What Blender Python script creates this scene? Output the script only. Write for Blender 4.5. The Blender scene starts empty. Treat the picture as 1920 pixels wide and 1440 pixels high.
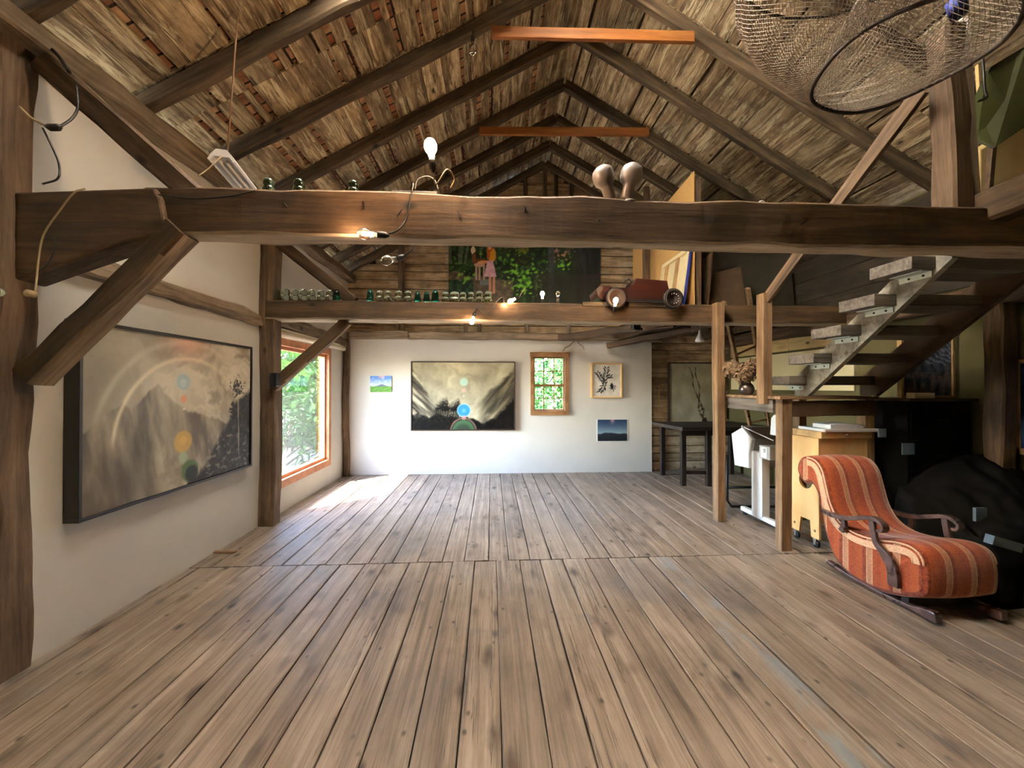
import bpy, math, random
from mathutils import Vector, Matrix, noise
random.seed(7)
SC = bpy.context.scene
COL = SC.collection
PI = math.pi

# ------------------------------------------------------------------ measuring (photo pixel -> point on a plane of the room)
FPX = 721.0
CAM = Vector((0, 0, 1.5))
YAW = math.atan(38 / FPX); PIT = math.atan(5 / math.hypot(38, FPX))
FWD = Vector((math.sin(YAW) * math.cos(PIT), math.cos(YAW) * math.cos(PIT), math.sin(PIT)))
RGT = Vector((math.cos(YAW), -math.sin(YAW), 0)); UPV = RGT.cross(FWD)

def hit(u, v, ax, val):
    d = FWD + RGT * ((u - 960) / FPX) + UPV * ((720 - v) / FPX)
    return CAM + d * ((val - CAM[ax]) / d[ax])
def atX(u, v, x): return hit(u, v, 0, x)
def atY(u, v, y): return hit(u, v, 1, y)
def atZ(u, v, z=0.0): return hit(u, v, 2, z)

# ------------------------------------------------------------------ tagging
def tag(o, label=None, cat=None, group=None, kind=None):
    if label: o['label'] = label
    if cat: o['category'] = cat
    if group: o['group'] = group
    if kind: o['kind'] = kind
    return o
def thing(name, loc, label, cat, group=None):
    o = bpy.data.objects.new(name, None); COL.objects.link(o)
    o.location = loc; o.empty_display_size = 0.05
    return tag(o, label, cat, group)

# ------------------------------------------------------------------ materials
def s2l(c):
    return tuple((x / 255 / 12.92 if x / 255 <= 0.04045 else ((x / 255 + 0.055) / 1.055) ** 2.4) for x in c) + (1.0,)
class NT:
    def __init__(s, name):
        s.m = bpy.data.materials.new(name); s.m.use_nodes = True
        s.t = s.m.node_tree; s.n = s.t.nodes; s.l = s.t.links
        s.b = s.n['Principled BSDF']; s.out = s.n['Material Output']
    def add(s, t, **k):
        x = s.n.new(t)
        for a, b in k.items(): setattr(x, a, b)
        return x
    def link(s, a, b): s.l.new(a, b)
    def mix(s, fac, a, b, mode='MIX'):
        x = s.add('ShaderNodeMix', data_type='RGBA', blend_type=mode)
        for sock, val in ((x.inputs[0], fac), (x.inputs[6], a), (x.inputs[7], b)):
            if hasattr(val, 'is_linked'): s.link(val, sock)
            else: sock.default_value = val
        return x.outputs[2]
    def math(s, op, a, b=None, clamp=False):
        x = s.add('ShaderNodeMath', operation=op, use_clamp=clamp)
        for i, val in enumerate((a, b)):
            if val is None: continue
            if hasattr(val, 'is_linked'): s.link(val, x.inputs[i])
            else: x.inputs[i].default_value = val
        return x.outputs[0]
    def ramp(s, fac, stops):
        x = s.add('ShaderNodeValToRGB'); e = x.color_ramp.elements
        while len(e) < len(stops): e.new(0.5)
        for el, (p, c) in zip(e, stops):
            el.position = p; el.color = c
        s.link(fac, x.inputs[0]); return x.outputs[0]
    def noise(s, vec, scale=5, detail=4, rough=0.55, dist=0.0):
        x = s.add('ShaderNodeTexNoise'); x.inputs['Scale'].default_value = scale
        x.inputs['Detail'].default_value = detail; x.inputs['Roughness'].default_value = rough
        x.inputs['Distortion'].default_value = dist
        if vec is not None: s.link(vec, x.inputs['Vector'])
        return x.outputs[0]
    def mapping(s, vec, scale):
        x = s.add('ShaderNodeMapping'); x.inputs['Scale'].default_value = scale
        s.link(vec, x.inputs['Vector']); return x.outputs[0]
    def bump(s, h, strength=0.3, dist=0.01):
        x = s.add('ShaderNodeBump'); x.inputs['Strength'].default_value = strength
        x.inputs['Distance'].default_value = dist
        s.link(h, x.inputs['Height']); s.link(x.outputs[0], s.b.inputs['Normal'])

def plain(name, rgb, rough=0.6, metal=0.0, var=0.0, spec=0.5, scale=12):
    k = NT(name); c = s2l(rgb)
    k.b.inputs['Roughness'].default_value = rough; k.b.inputs['Metallic'].default_value = metal
    k.b.inputs['Specular IOR Level'].default_value = spec
    tc = k.add('ShaderNodeTexCoord')
    nz = k.noise(tc.outputs['Object'], scale, 4)
    lo = tuple(x * (1 - var) for x in c[:3]) + (1,); hi = tuple(min(1, x * (1 + var)) for x in c[:3]) + (1,)
    k.link(k.ramp(nz, [(0.3, lo), (0.7, hi)]), k.b.inputs['Base Color'])
    return k.m

def wood(name, dark, mid, light, stretch=(1.2, 22, 22), rough=0.65, bump=0.35, attr=False, blotch=0.45, val=0.35, spec=0.35, knots=True, floor=False, blotch_scale=2.2, weather=False):
    k = NT(name)
    tc = k.add('ShaderNodeTexCoord'); v = tc.outputs['Object']
    if attr:
        at = k.add('ShaderNodeAttribute', attribute_name='rnd')
        sep = k.add('ShaderNodeSeparateColor'); k.link(at.outputs['Color'], sep.inputs[0]); r = sep.outputs[0]
    else:
        oi = k.add('ShaderNodeObjectInfo'); r = oi.outputs['Random']
    sc = k.add('ShaderNodeVectorMath', operation='SCALE'); sc.inputs[0].default_value = (31.7, 17.3, 23.1)
    k.link(r, sc.inputs['Scale'])
    ad = k.add('ShaderNodeVectorMath', operation='ADD'); k.link(v, ad.inputs[0]); k.link(sc.outputs[0], ad.inputs[1])
    p = ad.outputs[0]
    g1 = k.noise(k.mapping(p, stretch), 1.0, 7, 0.62, 0.6)
    st2 = tuple(a * 3.1 for a in stretch)
    g2 = k.noise(k.mapping(p, st2), 1.0, 4, 0.7, 0.2)
    gm = k.math('ADD', k.math('MULTIPLY', g1, 0.68), k.math('MULTIPLY', g2, 0.32))
    col = k.ramp(gm, [(0.33, s2l(dark)), (0.5, s2l(mid)), (0.68, s2l(light))])
    bl = k.noise(p, blotch_scale, 5, 0.6, 0.3)
    blc = k.ramp(bl, [(0.3, (1 - blotch,) * 3 + (1,)), (0.62, (1, 1, 1, 1))])
    col = k.mix(1.0, col, blc, 'MULTIPLY')
    if knots:
        vo = k.add('ShaderNodeTexVoronoi'); vo.inputs['Scale'].default_value = 1.0
        ks = tuple(3.6 if a > 5 else 1.9 for a in stretch)
        k.link(k.mapping(p, ks), vo.inputs['Vector'])
        kf = k.ramp(vo.outputs['Distance'], [(0.035, (1, 1, 1, 1)), (0.1, (0, 0, 0, 1))])
        col = k.mix(kf, col, s2l(tuple(x * 0.35 for x in dark)))
    if weather:
        # flaking whitewash and dark damp streaks along the boards
        wn = k.noise(k.mapping(p, (17, 2.2, 17)), 1.0, 7, 0.74, 0.8)
        col = k.mix(k.ramp(wn, [(0.51, (0, 0, 0, 1)), (0.6, (0.75, 0.75, 0.75, 1))]), col, s2l((204, 192, 158)))
        wd2 = k.noise(k.mapping(p, (20, 1.7, 20)), 1.3, 7, 0.74, 1.0)
        col = k.mix(k.ramp(wd2, [(0.54, (0, 0, 0, 1)), (0.63, (0.85, 0.85, 0.85, 1))]), col, s2l((52, 37, 23)))
    if floor:
        # open cracks along the grain
        ck = k.noise(k.mapping(p, (32, 0.55, 6)), 1.0, 4, 0.6, 0.35)
        ckd = k.math('ABSOLUTE', k.math('SUBTRACT', ck, 0.5))
        cm = k.noise(k.mapping(p, (5, 0.8, 1)), 1.0, 3)
        ckf = k.math('MULTIPLY', k.ramp(ckd, [(0.004, (0.9, 0.9, 0.9, 1)), (0.016, (0, 0, 0, 1))]), k.ramp(cm, [(0.5, (0, 0, 0, 1)), (0.6, (1, 1, 1, 1))]))
        col = k.mix(ckf, col, s2l((46, 36, 29)))
        # rows of old nails, scuffs and blue-grey paint on a few boards
        vo = k.add('ShaderNodeTexVoronoi'); vo.inputs['Scale'].default_value = 1.0
        k.link(k.mapping(p, (9, 6, 1)), vo.inputs['Vector'])
        nf = k.ramp(vo.outputs['Distance'], [(0.05, (0.85, 0.85, 0.85, 1)), (0.13, (0, 0, 0, 1))])
        col = k.mix(nf, col, s2l((52, 42, 36)))
        kn = k.add('ShaderNodeTexVoronoi'); kn.inputs['Scale'].default_value = 1.0
        kw = k.noise(k.mapping(p, (9, 5, 1)), 1.0, 3)
        kv = k.add('ShaderNodeVectorMath', operation='MULTIPLY_ADD'); k.link(kw, kv.inputs[0]); kv.inputs[1].default_value = (0.5, 0.5, 0); k.link(k.mapping(p, (7.5, 3.4, 1)), kv.inputs[2])
        k.link(kv.outputs[0], kn.inputs['Vector'])
        knf = k.math('MULTIPLY', k.ramp(kn.outputs['Distance'], [(0.1, (0.95, 0.95, 0.95, 1)), (0.33, (0, 0, 0, 1))]), k.ramp(cm, [(0.4, (0.2, 0.2, 0.2, 1)), (0.6, (1, 1, 1, 1))]))
        col = k.mix(knf, col, s2l((70, 56, 46)))
        sc2 = k.noise(v, 1.1, 6, 0.68, 0.8)
        sf = k.ramp(sc2, [(0.52, (0, 0, 0, 1)), (0.64, (0.42, 0.42, 0.42, 1))])
        col = k.mix(sf, col, s2l((98, 95, 95)))
        sc3 = k.noise(k.mapping(v, (5, 0.9, 1)), 1.3, 6, 0.7, 0.5)
        sf3 = k.ramp(sc3, [(0.56, (0, 0, 0, 1)), (0.7, (0.5, 0.5, 0.5, 1))])
        col = k.mix(sf3, col, s2l((62, 47, 36)))
        pn = k.noise(k.mapping(p, (6, 1.4, 1)), 1.5, 5, 0.7, 0.6)
        pf = k.math('MULTIPLY', k.ramp(pn, [(0.5, (0, 0, 0, 1)), (0.6, (0.6, 0.6, 0.6, 1))]), sep.outputs[1])
        col = k.mix(pf, col, s2l((132, 144, 150)))
    hs = k.add('ShaderNodeHueSaturation')
    k.link(col, hs.inputs['Color'])
    k.link(k.math('ADD', k.math('MULTIPLY', r, val * 2), 1 - val), hs.inputs['Value'])
    k.link(hs.outputs[0], k.b.inputs['Base Color'])
    rr = k.math('ADD', k.math('MULTIPLY', g1, 0.3), rough - 0.15)
    k.link(rr, k.b.inputs['Roughness']); k.b.inputs['Specular IOR Level'].default_value = spec
    h = k.math('ADD', gm, k.math('MULTIPLY', bl, 0.6))
    k.bump(h, bump, 0.012)
    return k.m

def art_mat(name, rough=0.5):
    k = NT(name); at = k.add('ShaderNodeAttribute', attribute_name='art')
    k.link(at.outputs['Color'], k.b.inputs['Base Color']); k.b.inputs['Roughness'].default_value = rough; k.b.inputs['Specular IOR Level'].default_value = 0.22
    return k.m
def emit(name, rgb, strength):
    k = NT(name); e = k.add('ShaderNodeEmission'); e.inputs[0].default_value = rgb + (1,); e.inputs[1].default_value = strength
    k.link(e.outputs[0], k.out.inputs[0]); return k.m
def glass_pane(name):
    k = NT(name); t = k.add('ShaderNodeBsdfTransparent'); g = k.add('ShaderNodeBsdfGlossy'); g.inputs['Roughness'].default_value = 0.02
    fr = k.add('ShaderNodeFresnel'); fr.inputs[0].default_value = 1.45
    mx = k.add('ShaderNodeMixShader'); k.link(k.math('MULTIPLY', fr.outputs[0], 0.6), mx.inputs[0])
    k.link(t.outputs[0], mx.inputs[1]); k.link(g.outputs[0], mx.inputs[2]); k.link(mx.outputs[0], k.out.inputs[0]); return k.m
def glass(name, rgb, rough=0.03, trans=1.0):
    k = NT(name); k.b.inputs['Base Color'].default_value = s2l(rgb); k.b.inputs['Transmission Weight'].default_value = trans
    k.b.inputs['Roughness'].default_value = rough; k.b.inputs['IOR'].default_value = 1.45; return k.m

M = {}
M['hewn'] = wood('hewn_timber', (40, 29, 18), (78, 58, 38), (112, 88, 62), (1.0, 14, 14), 0.7, 0.5, val=0.12)
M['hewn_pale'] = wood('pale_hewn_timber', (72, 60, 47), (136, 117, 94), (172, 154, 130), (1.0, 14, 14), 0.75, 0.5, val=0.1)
M['sapwood_bounce'] = wood('pale_sapwood_bounce', (112, 96, 78), (176, 158, 134), (206, 190, 168), (1.0, 14, 14), 0.75, 0.5, val=0.05, blotch=0.3)  # paler wood, with floor bounce light also put into the colour
M['rafter'] = wood('rafter_wood', (38, 30, 21), (80, 65, 47), (120, 102, 78), (1.0, 16, 16), 0.75, 0.4, val=0.12)
M['post'] = wood('old_post_wood', (54, 39, 28), (102, 81, 61), (138, 115, 92), (1.0, 16, 16), 0.7, 0.45, val=0.1)
M['newpine'] = wood('new_pine', (100, 58, 25), (138, 84, 38), (164, 112, 60), (1.0, 12, 12), 0.55, 0.15, val=0.06, blotch=0.15)
M['stairpost'] = wood('stair_post_wood', (84, 62, 42), (138, 108, 78), (170, 140, 106), (1.0, 14, 14), 0.7, 0.4, val=0.1, blotch=0.35)
M['tread'] = wood('grey_tread_wood', (58, 52, 46), (104, 96, 88), (132, 124, 114), (1.0, 18, 18), 0.7, 0.3, val=0.05, blotch=0.2)
M['stringer'] = wood('grey_stringer_wood', (96, 92, 82), (142, 137, 124), (172, 166, 152), (1.0, 14, 14), 0.7, 0.3, val=0.05, blotch=0.3)
M['floor'] = wood('floor_plank_wood', (98, 84, 72), (150, 132, 115), (182, 164, 146), (24, 0.8, 6), 0.46, 0.7, attr=True, blotch=0.3, val=0.14, floor=True, spec=0.5)
M['sub'] = plain('dark_gap', (20, 15, 11), 0.9)
M['ceil'] = wood('roof_board_wood', (70, 54, 38), (146, 124, 94), (208, 190, 154), (7, 0.7, 7), 0.8, 0.6, attr=True, blotch=0.55, val=0.3, blotch_scale=5.0, weather=True)
M['plank'] = wood('gable_plank_wood', (126, 96, 68), (194, 170, 136), (222, 204, 174), (1.2, 9, 14), 0.8, 0.4, attr=True, blotch=0.5, val=0.12, blotch_scale=4.5)
M['plankdark'] = wood('dark_plank_wood', (70, 54, 38), (126, 104, 78), (158, 136, 108), (1.1, 9, 14), 0.8, 0.4, attr=True, blotch=0.5, val=0.15)
M['tanplank'] = wood('tan_plank_wood', (150, 122, 76), (190, 164, 112), (210, 188, 140), (9, 1.1, 9), 0.8, 0.3, attr=True, blotch=0.3, val=0.1)
M['plankblack'] = wood('black_plank_wood', (22, 17, 12), (46, 37, 27), (70, 58, 43), (9, 1.1, 9), 0.85, 0.3, attr=True, blotch=0.5, val=0.15)
M['bench'] = wood('bench_wood', (30, 25, 22), (58, 50, 45), (84, 76, 70), (1.2, 18, 18), 0.55, 0.3, val=0.05)
M['darkleg'] = wood('dark_leg_wood', (22, 16, 13), (40, 30, 24), (60, 46, 38), (14, 14, 1.2), 0.55, 0.2, val=0.05, knots=False)
M['redwood'] = wood('window_frame_wood', (150, 92, 58), (192, 130, 90), (214, 158, 118), (3, 3, 3), 0.5, 0.1, val=0.03, blotch=0.1, knots=False)
M['casing'] = wood('casing_wood', (96, 62, 34), (146, 104, 64), (176, 134, 90), (3, 3, 3), 0.6, 0.2, val=0.03, blotch=0.2, knots=False)
M['arm'] = wood('mahogany_arm', (48, 30, 26), (78, 54, 48), (104, 78, 72), (2, 12, 12), 0.3, 0.05, val=0.03, blotch=0.15, knots=False, spec=0.6)
M['birch'] = wood('birch_ply', (208, 160, 96), (226, 182, 120), (236, 198, 140), (2, 2, 1.0), 0.4, 0.05, val=0.02, blotch=0.06, knots=False)
M['kraft'] = plain('kraft_board', (196, 154, 92), 0.7, 0, 0.04)
M['cream'] = plain('raw_canvas', (222, 204, 158), 0.85, 0, 0.06)
M['strut'] = wood('stretcher_wood', (150, 112, 66), (186, 150, 100), (204, 172, 124), (2, 10, 10), 0.7, 0.1, knots=False, blotch=0.1)
M['blue'] = plain('blue_edge', (28, 44, 120), 0.6, 0, 0.1)
M['blackframe'] = plain('black_frame', (26, 22, 20), 0.45, 0, 0.1)
M['darkbrown'] = plain('brown_black_frame', (46, 34, 30), 0.45, 0, 0.1)
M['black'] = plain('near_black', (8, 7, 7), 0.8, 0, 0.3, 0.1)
M['blackmetal'] = plain('black_metal', (20, 20, 21), 0.45, 0.3, 0.1)
M['cable'] = plain('black_cable', (24, 20, 17), 0.55, 0, 0.1)
M['cablepale'] = plain('pale_cable', (150, 132, 98), 0.6, 0, 0.1)
M['white'] = plain('white_plastic', (226, 226, 224), 0.35, 0, 0.02)
M['greyplastic'] = plain('grey_plastic', (150, 146, 144), 0.45, 0, 0.03)
M['lampgrey'] = plain('lamp_grey_metal', (138, 128, 124), 0.4, 0.1, 0.04)
M['paper'] = plain('white_paper', (228, 228, 226), 0.7, 0, 0.02)
M['bluepaper'] = plain('pale_blue_paper', (88, 104, 116), 0.8, 0, 0.08)
M['steel'] = plain('steel', (176, 174, 170), 0.3, 0.9, 0.05)
M['galv'] = plain('galvanised_bracket', (176, 184, 176), 0.45, 0.4, 0.08)
M['pewter'] = plain('pewter', (96, 88, 84), 0.28, 0.7, 0.15)
M['dried'] = plain('dried_petals', (132, 108, 84), 0.9, 0, 0.35, 0.2, 40)
M['stem'] = plain('dry_stem', (180, 160, 122), 0.8, 0, 0.1)
M['toyred'] = wood('oxblood_wood', (26, 10, 7), (54, 20, 13), (74, 32, 22), (2, 14, 14), 0.4, 0.1, val=0.02, blotch=0.3, knots=False)
M['tyre'] = plain('black_tyre', (20, 17, 17), 0.6, 0, 0.1)
M['rubberrim'] = plain('grey_rim', (66, 52, 46), 0.5, 0, 0.1)
M['olive'] = plain('olive_tarp', (44, 47, 20), 0.4, 0, 0.25, 0.5, 3)
M['tanboard'] = plain('tan_board', (196, 168, 112), 0.8, 0, 0.08)
M['wire'] = plain('rusty_wire', (122, 108, 92), 0.6, 0.3, 0.2)
M['hoop'] = plain('dark_iron_hoop', (56, 48, 40), 0.6, 0.4, 0.2)
M['pvc'] = plain('white_pipe', (214, 206, 202), 0.4, 0, 0.03)
M['blind'] = plain('blind_fabric', (226, 214, 190), 0.8, 0, 0.03)
M['mould'] = plain('brown_twig', (120, 90, 62), 0.8, 0, 0.2)
M['darkcanvas'] = plain('dark_canvas', (50, 45, 36), 0.8, 0, 0.35, 0.2, 3)
M['brownboard'] = plain('brown_board', (66, 46, 26), 0.8, 0, 0.2)
k = NT('fill_sheet_fibreglass'); tl = k.add('ShaderNodeBsdfTranslucent'); tl.inputs[0].default_value = (0.97, 0.87, 0.71, 1); k.link(tl.outputs[0], k.out.inputs[0]); M['fillsheet'] = k.m  # warm tinted sheet of the added fill skylight
M['pane'] = glass_pane('window_glass')
M['glassclear'] = glass('clear_insulator_glass', (206, 222, 204))
M['glassgreen'] = glass('green_insulator_glass', (130, 160, 130))
M['glassteal'] = glass('teal_insulator_glass', (40, 138, 118), 0.05)
M['bulbglass'] = glass('clear_bulb_glass', (250, 246, 236), 0.0)
M['bulbon'] = emit('lit_bulb', (1.0, 0.62, 0.28), 42.0)
M['filament'] = emit('lit_filament', (1.0, 0.7, 0.38), 60.0)
M['art'] = art_mat('painted_picture', 0.55)
M['artgloss'] = art_mat('varnished_picture', 0.38)
def plaster(name, rgb, var=0.05):
    k = NT(name); tc = k.add('ShaderNodeTexCoord'); v = tc.outputs['Object']; c = s2l(rgb)
    n1 = k.noise(v, 1.3, 5, 0.6); n2 = k.noise(v, 60, 3)
    k.link(k.ramp(n1, [(0.3, tuple(x * (1 - var * 2) for x in c[:3]) + (1,)), (0.6, c)]), k.b.inputs['Base Color'])
    k.b.inputs['Roughness'].default_value = 0.75; k.b.inputs['Specular IOR Level'].default_value = 0.3
    k.bump(n2, 0.12, 0.003); return k.m
M['plaster'] = plaster('white_plaster', (208, 204, 194))
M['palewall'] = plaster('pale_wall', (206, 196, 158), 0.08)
M['shadedwall'] = plaster('shaded_olive_wall', (86, 80, 50), 0.12)  # pale wall darkened in colour to hold the corner's shade
# shingle butts seen through the gaps of the roof boards
k = NT('shingle_backs'); tc = k.add('ShaderNodeTexCoord')
br = k.add('ShaderNodeTexBrick'); br.inputs['Scale'].default_value = 1.0
br.inputs['Color1'].default_value = s2l((150, 94, 62)); br.inputs['Color2'].default_value = s2l((196, 158, 116)); br.inputs['Mortar'].default_value = s2l((40, 24, 15))
br.inputs['Brick Width'].default_value = 0.11; br.inputs['Row Height'].default_value = 0.2; br.inputs['Mortar Size'].default_value = 0.009
mp = k.add('ShaderNodeMapping'); mp.inputs['Rotation'].default_value = (0, 0, PI / 2); k.link(tc.outputs['Object'], mp.inputs[0]); k.link(mp.outputs[0], br.inputs['Vector'])
nz = k.noise(tc.outputs['Object'], 9, 4)
k.link(k.mix(1.0, br.outputs[0], k.ramp(nz, [(0.3, (0.35, 0.3, 0.28, 1)), (0.65, (1, 1, 1, 1))]), 'MULTIPLY'), k.b.inputs['Base Color']); k.b.inputs['Roughness'].default_value = 0.85
M['shingle'] = k.m
M['shingledark'] = plain('dark_shingle_backs', (58, 42, 28), 0.9, 0, 0.5, 0.2, 20)
# upholstery: rust plush with cream woven stripes
def upholstery(name, axis, period):
    k = NT(name); tc = k.add('ShaderNodeTexCoord'); sp = k.add('ShaderNodeSeparateXYZ'); k.link(tc.outputs['Object'], sp.inputs[0])
    x = k.math('FRACT', k.math('ADD', k.math('DIVIDE', sp.outputs[axis], period), 10.05))
    nz = k.noise(tc.outputs['Object'], 55, 3, 0.6, 1.2)
    c = lambda *a: s2l(a)
    col = k.ramp(x, [(0.0, c(138, 48, 18)), (0.28, c(146, 58, 24)), (0.31, c(222, 170, 130)), (0.34, c(186, 140, 104)), (0.5, c(176, 132, 100)), (0.53, c(226, 180, 140)), (0.56, c(112, 34, 18)), (0.68, c(104, 30, 16)), (0.72, c(158, 72, 28)), (0.98, c(150, 66, 24))])
    col = k.mix(k.ramp(nz, [(0.42, (0, 0, 0, 1)), (0.6, (0.5, 0.5, 0.5, 1))]), col, c(182, 92, 42))
    nz2 = k.noise(tc.outputs['Object'], 140, 2)
    col = k.mix(k.ramp(nz2, [(0.35, (0.5, 0.5, 0.5, 1)), (0.55, (0, 0, 0, 1))]), col, c(96, 40, 26))
    k.link(col, k.b.inputs['Base Color']); k.b.inputs['Roughness'].default_value = 0.8
    k.b.inputs['Sheen Weight'].default_value = 0.25; k.b.inputs['Specular IOR Level'].default_value = 0.25
    k.bump(nz, 0.3, 0.004); return k.m
M['fab_x'] = upholstery('rust_striped_plush', 0, 0.165)
M['fab_y'] = upholstery('rust_striped_plush_side', 1, 0.19)
M['piping'] = plain('pale_piping', (214, 168, 134), 0.8, 0, 0.25, 0.3, 120)
# leaves
def leafmat(name, a, b):
    k = NT(name); at = k.add('ShaderNodeAttribute', attribute_name='rnd'); sep = k.add('ShaderNodeSeparateColor'); k.link(at.outputs['Color'], sep.inputs[0])
    c = k.ramp(sep.outputs[0], [(0.0, s2l(a)), (1.0, s2l(b))]); k.link(c, k.b.inputs['Base Color']); k.b.inputs['Roughness'].default_value = 0.6
    k.b.inputs['Specular IOR Level'].default_value = 0.15
    t = k.add('ShaderNodeBsdfTranslucent'); k.link(c, t.inputs[0]); mx = k.add('ShaderNodeMixShader'); mx.inputs[0].default_value = 0.35
    k.link(k.b.outputs[0], mx.inputs[1]); k.link(t.outputs[0], mx.inputs[2]); k.link(mx.outputs[0], k.out.inputs[0]); return k.m
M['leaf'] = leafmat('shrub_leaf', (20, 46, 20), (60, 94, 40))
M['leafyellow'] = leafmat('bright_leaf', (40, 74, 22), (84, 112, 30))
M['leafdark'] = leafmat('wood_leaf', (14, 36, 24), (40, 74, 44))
M['leafbright'] = leafmat('painted_sun_leaf', (52, 100, 56), (116, 158, 84))  # leaf colour lightened to look sunlit, as the building shades this bush
M['trunk'] = plain('trunk_bark', (70, 56, 42), 0.9, 0, 0.2)
M['ground'] = plain('pale_gravel', (128, 122, 108), 0.9, 0, 0.2, 0.2, 6)

# ------------------------------------------------------------------ mesh builder
class MB:
    def __init__(s): s.v = []; s.f = []; s.mi = []; s.c = []; s.cur = 0; s.col = (0.5, 0, 0, 1); s.sm = []; s.smooth = False
    def face(s, idx): s.f.append(tuple(idx)); s.mi.append(s.cur); s.sm.append(s.smooth)
    def vert(s, p): s.v.append(tuple(p)); s.c.append(s.col); return len(s.v) - 1
    def box(s, c, size, mat=None):
        hx, hy, hz = (a / 2 for a in size); ids = []
        for dx, dy, dz in ((-1, -1, -1), (1, -1, -1), (1, 1, -1), (-1, 1, -1), (-1, -1, 1), (1, -1, 1), (1, 1, 1), (-1, 1, 1)):
            p = Vector((dx * hx, dy * hy, dz * hz))
            if mat is not None: p = mat @ p
            ids.append(s.vert(Vector(c) + p))
        for q in ((3, 2, 1, 0), (4, 5, 6, 7), (0, 1, 5, 4), (1, 2, 6, 5), (2, 3, 7, 6), (3, 0, 4, 7)): s.face([ids[i] for i in q])
        return s
    def span(s, a, b): return s.box([(x + y) / 2 for x, y in zip(a, b)], [abs(y - x) for x, y in zip(a, b)])
    def bar(s, p0, p1, w, h, up=(0, 0, 1)):
        p0, p1 = Vector(p0), Vector(p1); d = (p1 - p0); L = d.length; d.normalize()
        up = Vector(up); sd = d.cross(up)
        if sd.length < 1e-4: sd = d.cross(Vector((0, 1, 0)))
        sd.normalize(); uu = sd.cross(d)
        return s.box((p0 + p1) / 2, (L, w, h), Matrix((d, sd, uu)).transposed())
    def rings(s, rings, close=True, cap=True):
        n = len(rings[0]); ids = [[s.vert(p) for p in r] for r in rings]
        for a, b in zip(ids, ids[1:]):
            for i in range(n if close else n - 1):
                j = (i + 1) % n; s.face((a[i], a[j], b[j], b[i]))
        if cap: s.face(ids[0][::-1]); s.face(ids[-1])
        return s
    def tube(s, pts, r, n=8, cap=True):
        pts = [Vector(p) for p in pts]; rings = []; prev = None
        for i, p in enumerate(pts):
            d = (pts[min(i + 1, len(pts) - 1)] - pts[max(i - 1, 0)]).normalized()
            if prev is None:
                a = d.cross(Vector((0, 0, 1)))
                if a.length < 1e-3: a = d.cross(Vector((0, 1, 0)))
                a.normalize()
            else:
                a = prev - d * prev.dot(d)
                a.normalize()
            prev = a; b = d.cross(a); rr = r[i] if isinstance(r, (list, tuple)) else r
            rings.append([p + (a * math.cos(2 * PI * k / n) + b * math.sin(2 * PI * k / n)) * rr for k in range(n)])
        s.smooth = True; s.rings(rings, True, cap); s.smooth = False; return s
    def lathe(s, prof, base, axis=(0, 0, 1), n=20):
        ax = Vector(axis).normalized(); a = ax.cross(Vector((0, 1, 0)))
        if a.length < 1e-3: a = ax.cross(Vector((1, 0, 0)))
        a.normalize(); b = ax.cross(a); base = Vector(base)
        s.smooth = True
        s.rings([[base + ax * h + (a * math.cos(2 * PI * k / n) + b * math.sin(2 * PI * k / n)) * max(r, 1e-4) for k in range(n)] for r, h in prof])
        s.smooth = False; return s
    def prism(s, poly, d):
        d = Vector(d); a = [s.vert(p) for p in poly]; b = [s.vert(Vector(p) + d) for p in poly]; n = len(poly)
        s.face(a[::-1]); s.face(b)
        for i in range(n): s.face((a[i], a[(i + 1) % n], b[(i + 1) % n], b[i]))
        return s
    def ico(s, c, r, sub=2, jitter=0.0, scale=(1, 1, 1)):
        import bmesh
        bm = bmesh.new(); bmesh.ops.create_icosphere(bm, subdivisions=sub, radius=1.0)
        off = len(s.v)
        for v in bm.verts:
            k = 1 + jitter * (noise.noise(v.co * 3 + Vector(c) * 7))
            s.vert(Vector(c) + Vector((v.co.x * scale[0], v.co.y * scale[1], v.co.z * scale[2])) * r * k)
        s.smooth = True
        for f in bm.faces: s.face([off + v.index for v in f.verts])
        s.smooth = False
        bm.free(); return s
    def build(s, name, mats, parent=None, origin=None, world=None, bevel=0.0):
        me = bpy.data.meshes.new(name)
        if not isinstance(mats, (list, tuple)): mats = [mats]
        if world is None:
            if parent is not None: o0 = Vector(parent_world(parent))
            elif origin is not None: o0 = Vector(origin)
            else:
                xs = [[p[i] for p in s.v] for i in range(3)]
                o0 = Vector([(min(q) + max(q)) / 2 for q in xs])
            vs = [tuple(Vector(p) - o0) for p in s.v]
        else: vs = s.v
        me.from_pydata(vs, [], s.f)
        for m in mats: me.materials.append(m)
        me.polygons.foreach_set('material_index', s.mi); me.polygons.foreach_set('use_smooth', s.sm)
        at = me.color_attributes.new('rnd', 'FLOAT_COLOR', 'POINT'); at.data.foreach_set('color', [x for c in s.c for x in c])
        import bmesh
        bm = bmesh.new(); bm.from_mesh(me); bmesh.ops.recalc_face_normals(bm, faces=bm.faces); bm.to_mesh(me); bm.free()
        me.update()
        ob = bpy.data.objects.new(name, me); COL.objects.link(ob)
        if parent is not None: ob.parent = parent
        if world is not None:
            ob.matrix_world = world
        elif parent is None: ob.location = o0
        if bevel:
            b = ob.modifiers.new('bevel', 'BEVEL'); b.width = bevel; b.segments = 2; b.limit_method = 'ANGLE'
        return ob
def parent_world(o):
    p = Vector(o.location); q = o.parent
    while q is not None: p += Vector(q.location); q = q.parent
    return p

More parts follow.
